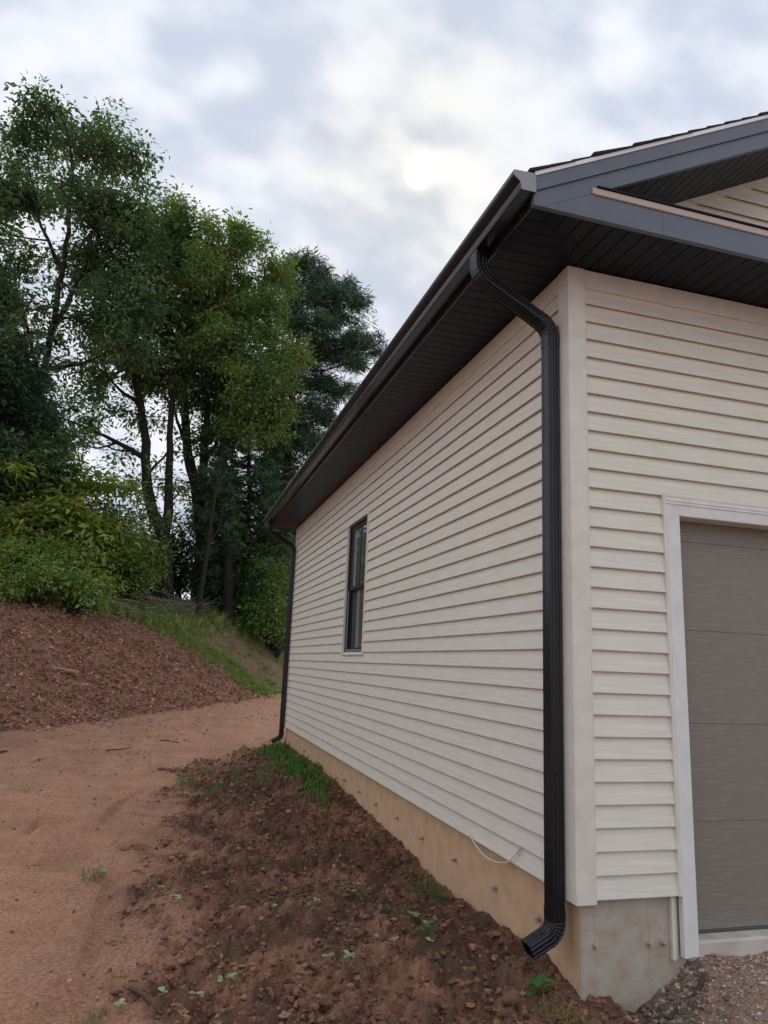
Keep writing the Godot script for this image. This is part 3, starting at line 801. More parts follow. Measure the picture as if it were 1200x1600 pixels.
func roof_and_eaves(house: Node3D) -> void:
	var st := tool()
	# roof deck, both slopes
	for s in [0, 1]:
		var b := Basis.IDENTITY if s == 0 else Basis(Vector3(-1, 0, 0), Vector3(0, 1, 0), Vector3(0, 0, 1))
		var pr := PackedVector2Array([Vector2(-0.488, rake(-0.488) - 0.11), Vector2(W / 2, rake(W / 2) - 0.11), Vector2(W / 2, rake(W / 2) - 0.012), Vector2(-0.488, rake(-0.488) - 0.012)])
		if s == 0:
			prism(st, pr, b, Vector3.ZERO, -L - 0.22, 0.455)
		else:
			var q := PackedVector2Array()
			for k in range(3, -1, -1): q.append(Vector2(W - pr[k].x, pr[k].y))
			prism(st, q, Basis.IDENTITY, Vector3.ZERO, -L - 0.22, 0.455)
	var roof := part(house, "roof", st, "gap_dark")
	tag(roof, "low pitched gable roof with dark shingles")
	var ang := atan(SLOPE)
	var along := Vector3(cos(ang), sin(ang), 0)
	var up := Vector3(-sin(ang), cos(ang), 0)
	var run := (W / 2 + 0.53) / cos(ang)
	var k := 0
	var d := 0.0
	while d < run:
		var len2 := minf(0.30, run - d)
		st = tool()
		var z1 := 0.512 + rng.randf_range(-0.010, 0.008)
		var pr := PackedVector2Array([Vector2(0.0, 0.005), Vector2(len2, 0.001), Vector2(len2, 0.004), Vector2(0.0, 0.020 + rng.randf_range(-0.003, 0.004))])
		prism(st, pr, Basis(along, up, Vector3(0, 0, 1)), Vector3(-0.53, 3.735 - 0.04 * SLOPE - 0.004, 0) + along * d, -L - 0.26, z1)
		var mesh := st.commit()
		put(roof, "shingle_course", mesh, "shingle")
		var o := put(roof, "shingle_course", mesh, "shingle")
		o.transform = Transform3D(Basis(Vector3.UP, PI), Vector3(W, 0, -L + 0.25))
		d += 0.145
		k += 1
	# boards and metal of the gable edge, front and mirrored side
	for s in [0, 1]:
		var put_side := func(o: Node3D):
			if s == 1:
				o.transform = Transform3D(Basis(Vector3(-1, 0, 0), Vector3(0, 1, 0), Vector3(0, 0, 1)), Vector3(W, 0, 0))
		var band := func(lo: float, hi: float, z0: float, z1: float, floor_y: float, called: String, m: String):
			var t := tool()
			var q := PackedVector2Array()
			var xa := -0.505
			if rake(xa) + lo < floor_y:
				var xc := (floor_y - lo - 3.735) / SLOPE - 0.49
				q.append(Vector2(xa, floor_y))
				q.append(Vector2(xc, floor_y))
			else:
				q.append(Vector2(xa, rake(xa) + lo))
			q.append(Vector2(W / 2, rake(W / 2) + lo))
			q.append(Vector2(W / 2, rake(W / 2) + hi))
			q.append(Vector2(xa, rake(xa) + hi))
			prism(t, q, Basis.IDENTITY, Vector3.ZERO, z0, z1)
			put_side.call(part(house, called, t, m))
		band.call(-0.0265, -0.003, 0.470, 0.507, 3.5, "drip_edge", "drip_metal")
		band.call(-0.112, -0.027, 0.462, 0.500, 3.5, "rake_board", "fascia_metal")
		band.call(-0.215, -0.1125, 0.458, 0.4885, SOFFIT, "rake_board", "fascia_metal")
	# level fascia across the gable foot, in lengths that lap, with metal lip and little roof
	for a in [[-0.448, 0.300, 0.4], [0.3005, 3.5, 1.0], [3.501, 6.9, 0.4], [6.901, W + 0.448, 1.2]]:
		st = tool()
		var q := PackedVector2Array()
		var top := 3.683
		var pa: float = a[0]
		var pb: float = a[1]
		q.append(Vector2(pa, SOFFIT + 0.0))
		q.append(Vector2(pb, SOFFIT + 0.0))
		if pb > W:
			q.append(Vector2(W + 0.163, top))
		else:
			q.append(Vector2(pb, top))
		q.append(Vector2(-0.163 if pa < 0.0 else pa, top))
		prism(st, q, Basis.IDENTITY, Vector3.ZERO, 0.4575, 0.4875 + a[2] * 0.0012)
		part(house, "fascia_board", st, "fascia_metal")
	st = tool()
	box(st, Vector3(-0.15, 3.685, 0.462), Vector3(W + 0.15, 3.728, 0.497), 0.004)
	part(house, "metal_lip", st, "taupe_metal")
	st = tool()
	prism(st, PackedVector2Array([Vector2(0.025, 3.73), Vector2(0.505, 3.7295), Vector2(0.505, 3.738), Vector2(0.025, 3.80)]), Basis(Vector3(0, 0, 1), Vector3(0, 1, 0), Vector3(-1, 0, 0)), Vector3.ZERO, -W - 0.12, 0.12)
	part(house, "pent_roof", st, "gap_dark")
	# soffits: backing board and planks
	st = tool()
	box(st, Vector3(-0.489, SOFFIT + 0.0085, -L - 0.2), Vector3(0.1, SOFFIT + 0.02, 0.456))
	box(st, Vector3(0.1005, SOFFIT + 0.0085, -0.1), Vector3(W + 0.489, SOFFIT + 0.02, 0.456))
	var sof := part(house, "soffit", st, "gap_dark")
	tag(sof, "dark grooved soffit under the eaves")
	var x := -0.49
	var std := plank_mesh(0.452)
	while x < W + 0.4:
		if x > -0.02:
			put(sof, "soffit_plank", std, "soffit_metal").position = Vector3(x, SOFFIT, 0.002)
		else:
			var z0 := -x - 0.04
			if z0 < 0.44:
				put(sof, "soffit_plank", plank_mesh(0.455 - z0), "soffit_metal").position = Vector3(x, SOFFIT, z0)
		x += 0.1
	var z := 0.36
	var eave := plank_mesh(0.486)
	while z > -L - 0.2:
		# local +z runs to world -x
		var b := Basis(Vector3(0, 0, 1), Vector3(0, 1, 0), Vector3(-1, 0, 0))
		if z < -0.02:
			put(sof, "soffit_plank", eave, "soffit_metal").transform = Transform3D(b, Vector3(-0.002, SOFFIT, z))
		else:
			put(sof, "soffit_plank", plank_mesh(0.486 - z - 0.02), "soffit_metal").transform = Transform3D(b, Vector3(-z - 0.02, SOFFIT, z))
		z -= 0.1
	# sloping soffit behind the rake boards
	st = tool()
	for s in [0, 1]:
		var q := PackedVector2Array([Vector2(-0.2, rake(-0.2) - 0.205), Vector2(W / 2, rake(W / 2) - 0.205), Vector2(W / 2, rake(W / 2) - 0.195), Vector2(-0.2, rake(-0.2) - 0.195)])
		if s == 1:
			for i in 4: q[i] = Vector2(W - q[i].x, q[i].y)
			q.reverse()
		prism(st, q, Basis.IDENTITY, Vector3.ZERO, 0.0, 0.457)
	var rsof := part(house, "rake_soffit", st, "gap_dark")
	var rplank := plank_mesh(0.452)
	var t := 0.0
	while t < (W / 2 + 0.05) / cos(ang):
		var p := Vector3(-0.12, rake(-0.12) - 0.2145, 0.004) + along * t
		put(rsof, "soffit_plank", rplank, "soffit_metal").transform = Transform3D(Basis(along, up, Vector3(0, 0, 1)), p)
		put(rsof, "soffit_plank", rplank, "soffit_metal").transform = Transform3D(Basis(Vector3(along.x, -along.y, 0), Vector3(-up.x, up.y, 0), Vector3(0, 0, 1)), Vector3(W - p.x, p.y, p.z) - Vector3(along.x, -along.y, 0) * 0.0985)
		t += 0.1
	# fascia behind the gutter, and the plain eave on the other slope
	st = tool()
	box(st, Vector3(-0.505, SOFFIT, -L - 0.24), Vector3(-0.4895, 3.715, 0.457), 0.002)
	part(house, "fascia_board", st, "black_metal")
	st = tool()
	box(st, Vector3(W + 0.4895, SOFFIT, -L - 0.24), Vector3(W + 0.505, 3.715, 0.457), 0.002)
	part(house, "fascia_board", st, "black_metal")
	st = tool()
	box(st, Vector3(-0.489, SOFFIT, -L - 0.24), Vector3(-0.02, 3.66, -L - 0.225), 0.002)
	part(house, "fascia_board", st, "black_metal")

func gutters(house: Node3D) -> void:
	var z0 := -L - 0.27
	var z1 := 0.520
	# outer skin of a K-style gutter, (x, y)
	var o := [Vector2(-0.507, 3.700), Vector2(-0.507, 3.588), Vector2(-0.588, 3.588), Vector2(-0.592, 3.592), Vector2(-0.592, 3.612), Vector2(-0.598, 3.630), Vector2(-0.612, 3.645), Vector2(-0.628, 3.655), Vector2(-0.636, 3.667), Vector2(-0.637, 3.690), Vector2(-0.634, 3.694), Vector2(-0.618, 3.694), Vector2(-0.616, 3.690)]
	var prof := PackedVector2Array()
	for q in o: prof.append(q)
	# inner skin, 2 mm in
	for i in range(o.size() - 1, -1, -1):
		var q: Vector2 = o[i]
		var c := Vector2(-0.56, 3.66)
		prof.append(q + (c - q).normalized() * 0.0025)
	if Geometry2D.is_polygon_clockwise(prof):
		prof.reverse()
	var st := tool()
	prism(st, prof, Basis.IDENTITY, Vector3.ZERO, z0, z1, false)
	var g := part(house, "gutter", st, "black_metal")
	tag(g, "black metal gutter along the long eave")
	var cap := PackedVector2Array()
	for i in 11: cap.append(o[i])
	if Geometry2D.is_polygon_clockwise(cap):
		cap.reverse()
	for zz in [z1, z0 - 0.003]:
		st = tool()
		prism(st, cap, Basis.IDENTITY, Vector3.ZERO, zz - 0.001, zz + 0.003)
		part(g, "end_cap", st, "cap_metal")
	# screws of the hidden hangers are not in view; the outlets are
	for zz in [-0.115, -9.54]:
		downspout(house, zz)

func spout_ring(s: float) -> PackedVector2Array:
	# corrugated rectangular pipe: (u along the wall, v off the wall), 0.10 x 0.074
	var a := PackedVector2Array()
	var hw := 0.050 * s
	var hd := 0.037 * s
	var n := 14
	var rib := func(t: float) -> float: return 0.0028 * (1.0 - smoothstep(0.0, 0.35, absf(fposmod(t * 3.0, 1.0) - 0.5))) if t > 0.05 and t < 0.95 else 0.0
	for i in n: a.append(Vector2(lerpf(-hw + 0.006, hw - 0.006, float(i) / (n - 1)), -hd + rib.call(float(i) / (n - 1))))
	for i in n: a.append(Vector2(hw - rib.call(float(i) / (n - 1)), lerpf(-hd + 0.006, hd - 0.006, float(i) / (n - 1))))
	for i in n: a.append(Vector2(lerpf(hw - 0.006, -hw + 0.006, float(i) / (n - 1)), hd - rib.call(float(i) / (n - 1))))
	for i in n: a.append(Vector2(-hw + rib.call(float(i) / (n - 1)), lerpf(hd - 0.006, -hd + 0.006, float(i) / (n - 1))))
	return a

func sweep(st: SurfaceTool, path: Array, scales: Array, open_end := false) -> void:
	# path in the plane z = 0: (x, y); u = z, v = normal of the path
	var rings := []
	for i in path.size():
		var t: Vector2 = (path[mini(i + 1, path.size() - 1)] - path[maxi(i - 1, 0)]).normalized()
		var nn := Vector2(t.y, -t.x)   # downwards path: points to -x
		var ring := PackedVector3Array()
		for q in spout_ring(scales[i]):
			ring.append(Vector3(path[i].x + nn.x * q.y, path[i].y + nn.y * q.y, q.x))
		rings.append(ring)
	for i in path.size() - 1:
		var m: int = rings[i].size()
		for k in m:
			var j := (k + 1) % m
			quad(st, rings[i][k], rings[i][j], rings[i + 1][j], rings[i + 1][k])
	if not open_end:
		var last: PackedVector3Array = rings[-1]
		var mid := Vector3.ZERO
		for q in last: mid += q / last.size()
		for k in last.size(): face(st, last[k], last[(k + 1) % last.size()], mid)

func bend(path: Array, scales: Array, c: Vector2, r: float, a0: float, a1: float, crimps: int) -> void:
	var n := crimps * 4
	for i in n + 1:
		var a := lerpf(a0, a1, float(i) / n)
		path.append(c + Vector2(cos(a), sin(a)) * r)
		scales.append(1.0 + (0.035 if i % 4 == 2 else (0.0 if i % 4 == 0 else 0.02)))

func downspout(house: Node3D, zz: float) -> void:
	var wall_x := -0.074
	var out_x := -0.552
	var tilt := deg_to_rad(62.0)   # angle of the offset run from the vertical
	var r := 0.13
	# upper elbow turns from straight down towards the wall, lower one back to straight down
	var c1 := Vector2(out_x + r, 3.52)
	var end1 := c1 + Vector2(-cos(tilt), -sin(tilt)) * r
	var c2x := wall_x - r
	var dirv := Vector2(sin(tilt), -cos(tilt))
	var start2x := c2x + cos(tilt) * r
	var k := (start2x - end1.x) / dirv.x
	var start2 := end1 + dirv * k
	var c2 := start2 - Vector2(cos(tilt), sin(tilt)) * r
	var st := tool()
	var path := []
	var sc := []
	path.append(Vector2(out_x, 3.60)); sc.append(1.03)
	path.append(Vector2(out_x, 3.545)); sc.append(1.03)
	bend(path, sc, c1, r, PI, PI + tilt, 6)
	path.append(end1 + dirv * 0.03); sc.append(1.03)
	sweep(st, path, sc, true)
	var pipe_st := tool()
	sweep(pipe_st, [Vector2(wall_x, c2.y + 0.01), Vector2(wall_x, 1.6), Vector2(wall_x, -0.12)], [0.985, 0.985, 0.985], true)
	var ds := part(house, "downspout", pipe_st, "black_metal")
	tag(ds, "black ribbed downspout at the corner beside the garage" if zz > -1.0 else "black downspout at the rear corner of the long wall")
	ds.position.z = zz
	part(ds, "elbow", st, "black_metal")
	st = tool()
	sweep(st, [end1 + dirv * 0.01, start2], [0.985, 0.985], true)
	part(ds, "offset_pipe", st, "black_metal")
	st = tool()
	path = []
	sc = []
	path.append(start2 - dirv * 0.03); sc.append(1.03)
	bend(path, sc, c2, r, tilt, 0.0, 6)
	path.append(Vector2(wall_x, c2.y - 0.05)); sc.append(1.03)
	sweep(st, path, sc, true)
	part(ds, "elbow", st, "black_metal")
	st = tool()
	path = [Vector2(wall_x, -0.07), Vector2(wall_x, -0.115)]
	sc = [1.03, 1.03]
	var rr := 0.09
	bend(path, sc, Vector2(wall_x - rr, -0.125), rr, 0.0, -deg_to_rad(64.0), 6)
	var last: Vector2 = path[-1]
	var dd: Vector2 = Vector2(-sin(deg_to_rad(64.0)), -cos(deg_to_rad(64.0)))
	path.append(last + dd * 0.02); sc.append(1.0)
	path.append(last + dd * 0.115); sc.append(1.0)
	sweep(st, path, sc, true)
	part(ds, "elbow", st, "black_metal")

func ring_frame(st: SurfaceTool, x0: float, x1: float, y0: float, y1: float, z0: float, z1: float, w: float, ch := 0.002) -> void:
	box(st, Vector3(x0, y0, z0), Vector3(x1, y1, z0 + w), ch)
	box(st, Vector3(x0, y0, z1 - w), Vector3(x1, y1, z1), ch)
	box(st, Vector3(x0 + 0.0007, y0, z0 + w), Vector3(x1 - 0.0007, y0 + w, z1 - w), ch)
	box(st, Vector3(x0 + 0.0007, y1 - w, z0 + w), Vector3(x1 - 0.0007, y1, z1 - w), ch)

func side_window(house: Node3D) -> void:
	var z0 := -5.40
	var z1 := -4.44
	var y0 := 1.245
	var y1 := 2.855
	var st := tool()
	ring_frame(st, -0.008, 0.15, y0, y1, z0, z1, 0.026)
	var win := part(house, "window", st, "window_frame")
	tag(win, "black double hung window with cream trim in the long wall")
	st = tool()
	ring_frame(st, -0.038, 0.0, y0 - 0.022, y1 + 0.022, z0 - 0.022, z1 + 0.022, 0.0215, 0.003)
	part(win, "trim", st, "vinyl_trim")
	var mid := 2.045
	st = tool()
	ring_frame(st, 0.012, 0.042, mid - 0.022, y1 - 0.027, z0 + 0.027, z1 - 0.027, 0.04)
	part(win, "upper_sash", st, "window_frame")
	st = tool()
	box(st, Vector3(0.020, mid + 0.018, (z0 + z1) / 2 - 0.011), Vector3(0.034, y1 - 0.067, (z0 + z1) / 2 + 0.011), 0.002)
	part(win, "muntin", st, "window_frame")
	st = tool()
	ring_frame(st, 0.046, 0.076, y0 + 0.027, mid + 0.022, z0 + 0.027, z1 - 0.027, 0.045)
	part(win, "lower_sash", st, "window_frame")
	st = tool()
	box(st, Vector3(0.026, mid + 0.0175, z0 + 0.0665), Vector3(0.0285, y1 - 0.0665, z1 - 0.0665))
	part(win, "pane", st, "pane_glass")
	st = tool()
	box(st, Vector3(0.060, y0 + 0.0715, z0 + 0.0715), Vector3(0.0625, mid - 0.0225, z1 - 0.0715))
	part(win, "pane", st, "pane_glass")
	# grey screen track left of the lower sash and across its sill
	st = tool()
	box(st, Vector3(0.0, y0 + 0.036, z0 + 0.0355), Vector3(0.011, mid - 0.024, z0 + 0.052), 0.002)
	box(st, Vector3(0.0, y0 + 0.0355, z0 + 0.0525), Vector3(0.0105, y0 + 0.05, z1 - 0.0355), 0.002)
	part(win, "screen_track", st, "track_grey")

func garage(house: Node3D) -> void:
	var xl := 0.70
	var xr := 5.60
	var top := 2.062
	var zb := -0.115
	# door sections
	var joints := [-0.222, 0.335, 0.87, 1.405, 1.94, 2.13]
	var st := tool()
	box(st, Vector3(xl - 0.03, -0.236, zb - 0.05), Vector3(xr + 0.03, 2.13, zb - 0.024))
	var door := part(house, "garage_door", st, "gap_dark")
	tag(door, "taupe brown garage door of wood grained steel sections")
	for i in joints.size() - 1:
		st = tool()
		box(st, Vector3(xl - 0.03, joints[i] + 0.0006, zb - 0.023), Vector3(xr + 0.03, joints[i + 1] - 0.0006, zb), 0.0014)
		var o := part(door, "door_section", st, "door_steel")
	st = tool()
	box(st, Vector3(xl + 0.001, -0.2385, zb - 0.022), Vector3(xr - 0.001, -0.2225, zb + 0.006), 0.005)
	part(door, "bottom_seal", st, "rubber")
	# jambs and head, then the moulded white casing
	st = tool()
	box(st, Vector3(0.661, -0.30, -0.149), Vector3(xl - 0.004, top + 0.06, 0.0), 0.0)
	box(st, Vector3(xr + 0.004, -0.30, -0.149), Vector3(5.639, top + 0.06, 0.0), 0.0)
	box(st, Vector3(xl - 0.004, top + 0.006, -0.149), Vector3(xr + 0.004, 2.10, 0.0), 0.0)
	part(house, "door_jamb", st, "vinyl_trim")
	var leg := PackedVector2Array([Vector2(0.0, 0.0), Vector2(0.104, 0.0), Vector2(0.104, 0.014), Vector2(0.100, 0.018), Vector2(0.040, 0.024), Vector2(0.037, 0.030), Vector2(0.024, 0.030), Vector2(0.021, 0.034), Vector2(0.003, 0.034), Vector2(0.0, 0.031)])
	var casing := [[Basis(Vector3(1, 0, 0), Vector3(0, 0, 1), Vector3(0, -1, 0)), Vector3(0.597, 0, 0.0), 0.298, -top], [Basis(Vector3(-1, 0, 0), Vector3(0, 0, 1), Vector3(0, 1, 0)), Vector3(xr + 0.103, 0, 0.0), -0.298, top]]
	for c in casing:
		st = tool()
		prism(st, leg, c[0], c[1], minf(c[2], c[3]), maxf(c[2], c[3]))
		part(house, "door_casing", st, "white_trim")
	st = tool()
	prism(st, leg, Basis(Vector3(0, -1, 0), Vector3(0, 0, 1), Vector3(-1, 0, 0)), Vector3(0, top + 0.104 + 0.0005, 0.0), -xr - 0.103, -0.597)
	part(house, "door_casing", st, "white_trim")
	# J-channel that takes the siding, and the spare strip below it
	st = tool()
	box(st, Vector3(0.577, -0.003, 0.0), Vector3(0.5965, 2.195, 0.035), 0.003)
	part(house, "j_channel", st, "vinyl_trim")
	st = tool()
	box(st, Vector3(0.5975, 2.168, 0.0), Vector3(xr + 0.102, 2.186, 0.027), 0.003)
	part(house, "j_channel", st, "vinyl_trim")
	st = tool()
	box(st, Vector3(xr + 0.1035, -0.003, 0.0), Vector3(xr + 0.123, 2.195, 0.028), 0.003)
	part(house, "j_channel", st, "vinyl_trim")
	st = tool()
	box(st, Vector3(0.548, -0.315, -0.0175), Vector3(0.566, -0.004, 0.006), 0.002)
	box(st, Vector3(0.5665, -0.315, -0.0175), Vector3(0.592, -0.004, -0.012), 0.0)
	part(house, "trim_strip", st, "vinyl_trim")
	st = tool()
	box(st, Vector3(0.656, -0.60, -0.23), Vector3(xr + 0.04, -0.2395, -0.012), 0.012)
	var sill := part(house, "door_sill", st, "sill_concrete")
	tag(sill, "pale concrete sill under the garage door")

func cable(house: Node3D) -> void:
	var st := tool()
	var pts := [Vector3(0.01, -0.004, -0.52), Vector3(-0.02, -0.01, -0.53), Vector3(-0.05, 0.02, -0.56), Vector3(-0.05, 0.07, -0.60)]
	var a := Curve3D.new()
	# loose end: down from under the lap, bowing along the foundation
	for q in [Vector3(-0.016, 0.105, -0.60), Vector3(-0.035, 0.07, -0.63), Vector3(-0.05, 0.0, -0.72), Vector3(-0.06, -0.035, -0.88), Vector3(-0.06, -0.035, -1.05), Vector3(-0.05, 0.0, -1.22), Vector3(-0.045, 0.03, -1.32)]:
		a.add_point(q)
	for i in a.point_count:
		var t := (a.get_point_position(mini(i + 1, a.point_count - 1)) - a.get_point_position(maxi(i - 1, 0))) / 6.0
		a.set_point_in(i, -t)
		a.set_point_out(i, t)
	var p := []
	var r := []
	for i in 33:
		p.append(a.sample_baked(a.get_baked_length() * i / 32.0, true))
		r.append(0.0042)
	tube(st, p, r, 6)
	tube(st, [Vector3(-0.012, 0.06, -0.62), Vector3(-0.04, 0.075, -0.61), Vector3(-0.045, 0.115, -0.57), Vector3(-0.04, 0.13, -0.55)], [0.003, 0.003, 0.003, 0.002], 6)
	var o := part(house, "cable", st, "white_cable")
	tag(o, "loose white cable hanging from the lowest siding lap")

# ------------------------------------------------------------------ trees

func leaf_cluster(leaves: int, size: float, spread: float, flatness: float, c0: Color, sd: int, slim := 1.0) -> Mesh:
	var st := tool()
	var r := RandomNumberGenerator.new()
	r.seed = sd
	for i in leaves:
		var c := Vector3(r.randfn(0, 1), r.randfn(0, 1) * flatness, r.randfn(0, 1)) * spread * 0.5
		var dir := (Vector3(r.randfn(0, 1), r.randfn(-0.25, 0.5), r.randfn(0, 1)) + c / spread).normalized()
		var nrm := (Vector3(r.randfn(0, 0.5), 1.0, r.randfn(0, 0.5))).normalized()
		var side := dir.cross(nrm).normalized()
		nrm = side.cross(dir).normalized()
		var s := size * r.randf_range(0.6, 1.3)
		var w := s * r.randf_range(0.36, 0.52) * (0.16 if slim < 0.5 else 1.0)
		var tip := c + dir * s - nrm * s * 0.12
		var a := c + dir * s * 0.45 + side * w * 0.5 + nrm * s * 0.06
		var b := c + dir * s * 0.45 - side * w * 0.5 + nrm * s * 0.06
		st.set_color(tint(c0, 0.22, r))
		face(st, c, tip, a)
		face(st, c, b, tip)
	return st.commit()

# nine clusters from one leaf colour to another
func cluster_set(leaves: int, size: float, spread: float, flatness: float, from: Color, to: Color, sd: int, slim := 1.0) -> Array:
	var out := []
	for i in 9:
		out.append(leaf_cluster(leaves, size, spread, flatness, from.lerp(to, i / 8.0), sd + i, slim))
	return out

func needle_tuft(count: int, length: float, width: float, c0: Color, sd: int) -> Mesh:
	# a brush of needles along +x
	var st := tool()
	var r := RandomNumberGenerator.new()
	r.seed = sd
	for i in count:
		var c := Vector3(r.randf_range(0.0, length), r.randfn(0, 0.015), r.randfn(0, 0.015))
		var d := Vector3(r.randf_range(0.3, 1.0), r.randfn(0.15, 0.6), r.randfn(0, 0.6)).normalized()
		var side := d.cross(Vector3(r.randfn(0, 1), r.randfn(0, 1), r.randfn(0, 1))).normalized() * width
		var e := c + d * length * r.randf_range(0.45, 0.8)
		st.set_color(tint(c0, 0.25, r))
		face(st, c - side, c + side, e)
	return st.commit()

func in_ball(r: RandomNumberGenerator) -> Vector3:
	return Vector3(r.randfn(0, 1), r.randfn(0, 1), r.randfn(0, 1)).normalized() * pow(r.randf(), 0.42)

func v3(a: Array) -> Vector3:
	return Vector3(a[0], a[1], a[2])

func tint(base: Color, vary: float, r: RandomNumberGenerator) -> Color:
	var k := 1.0 + r.randf_range(-vary, vary)
	return Color(base.r * k * (1.0 + r.randf_range(-0.14, 0.14)), base.g * k, base.b * k * (1.0 + r.randf_range(-0.15, 0.15)), 1.0)

func broadleaf(key: String, label: String, base: Color, accent: Color, share: float, size: float, per_m2: float, sd: int, needles := false) -> void:
	var spec: Array = TREES[key]
	var r := RandomNumberGenerator.new()
	r.seed = sd
	var root: Vector3 = v3(spec[0][0][2][0])
	root.y = ground_y(root.x, root.z)
	var tree := thing("pine_tree" if needles else "deciduous_tree", label, "tree", root, "trees behind the bank")
	var st := tool()
	var nodes := []
	for tr in spec[0]:
		var pts := []
		for q in tr[2]: pts.append(v3(q) - root)
		# smooth and roughen the stem
		var c := Curve3D.new()
		for i in pts.size(): c.add_point(pts[i])
		for i in pts.size():
			var t: Vector3 = (pts[mini(i + 1, pts.size() - 1)] - pts[maxi(i - 1, 0)]) / 6.0
			c.set_point_in(i, -t)
			c.set_point_out(i, t)
		var n := maxi(6, int(c.get_baked_length() / 0.6))
		var pp := []
		var rr := []
		for i in n + 1:
			var f := float(i) / n
			pp.append(c.sample_baked(c.get_baked_length() * f, true) + Vector3(r.randfn(0, 0.03), 0, r.randfn(0, 0.03)))
			rr.append(lerpf(tr[0], tr[1], pow(f, 0.8)) * r.randf_range(0.93, 1.07) * (1.0 + 0.5 * exp(-f * n * 0.6) * float(tr == spec[0][0])))
			nodes.append([pp[-1], rr[-1]])
		tube(st, pp, rr, 9)
	var crown := tool()
	var clusters := cluster_set(24 if needles else 13, size, 0.22 if needles else size * 2.3, 0.8, base, accent, sd * 10, 0.085 if needles else 1.0)
	for l in spec[1]:
		var cen := v3(l) - root
		var rx: float = l[3] * 1.08
		var ry: float = l[4] * 1.08
		var den: float = l[5]
		# limb from the nearest stem point that is not above the lobe
		var best := 0
		var bd := 1e9
		for i in nodes.size():
			var p: Vector3 = nodes[i][0]
			var d := p.distance_to(cen) + maxf(0.0, p.y - cen.y + ry * 0.3) * 4.0
			if d < bd and p.y > 2.0:
				bd = d
				best = i
		var from: Vector3 = nodes[best][0]
		var r0: float = minf(nodes[best][1] * 0.6, 0.02 + 0.018 * from.distance_to(cen))
		var midp := from.lerp(cen, 0.5) + Vector3(r.randfn(0, 0.12), -0.1 * from.distance_to(cen), r.randfn(0, 0.12))
		tube(st, [from, from.lerp(midp, 0.5) + Vector3(0, -0.03, 0), midp, midp.lerp(cen, 0.5) + Vector3(r.randfn(0, 0.05), 0.04, 0), cen], [r0, r0 * 0.85, r0 * 0.7, r0 * 0.5, r0 * 0.35], 6)
		var subs := []
		var ns := maxi(6, int(15.0 * den))
		for k in ns:
			var u := Vector3(r.randfn(0, 1), r.randfn(0, 1), r.randfn(0, 1)).normalized() * pow(r.randf(), 0.45)
			var sp := cen + Vector3(u.x * rx, u.y * ry, u.z * rx)
			subs.append([sp, r.randf_range(0.20, 0.42), r.randf()])
			tube(st, [cen, cen.lerp(sp, 0.5) + Vector3(r.randfn(0, 0.06), r.randfn(0, 0.06), r.randfn(0, 0.06)), sp], [r0 * 0.4, r0 * 0.25, 0.006], 4)
		var count := int(per_m2 * rx * ry * PI * den)
		for k in count:
			var s: Array = subs[r.randi() % subs.size()]
			var g: float = s[1]
			var off := in_ball(r) * Vector3(rx, ry * 0.8, rx) * g * 1.25
			var b := Basis.from_euler(Vector3(r.randfn(0, 0.35), r.randf() * TAU, r.randfn(0, 0.35)))	.scaled(Vector3.ONE * r.randf_range(0.5, 1.55))
			crown.append_from(clusters[clampi(int(9.0 * (share * 2.0 * s[2] + r.randf_range(-0.2, 0.2))), 0, 8)], 0, Transform3D(b, s[0] + off))
	part(tree, "trunk", st, "bark")
	part(tree, "crown", crown, "needle" if needles else "leaf")

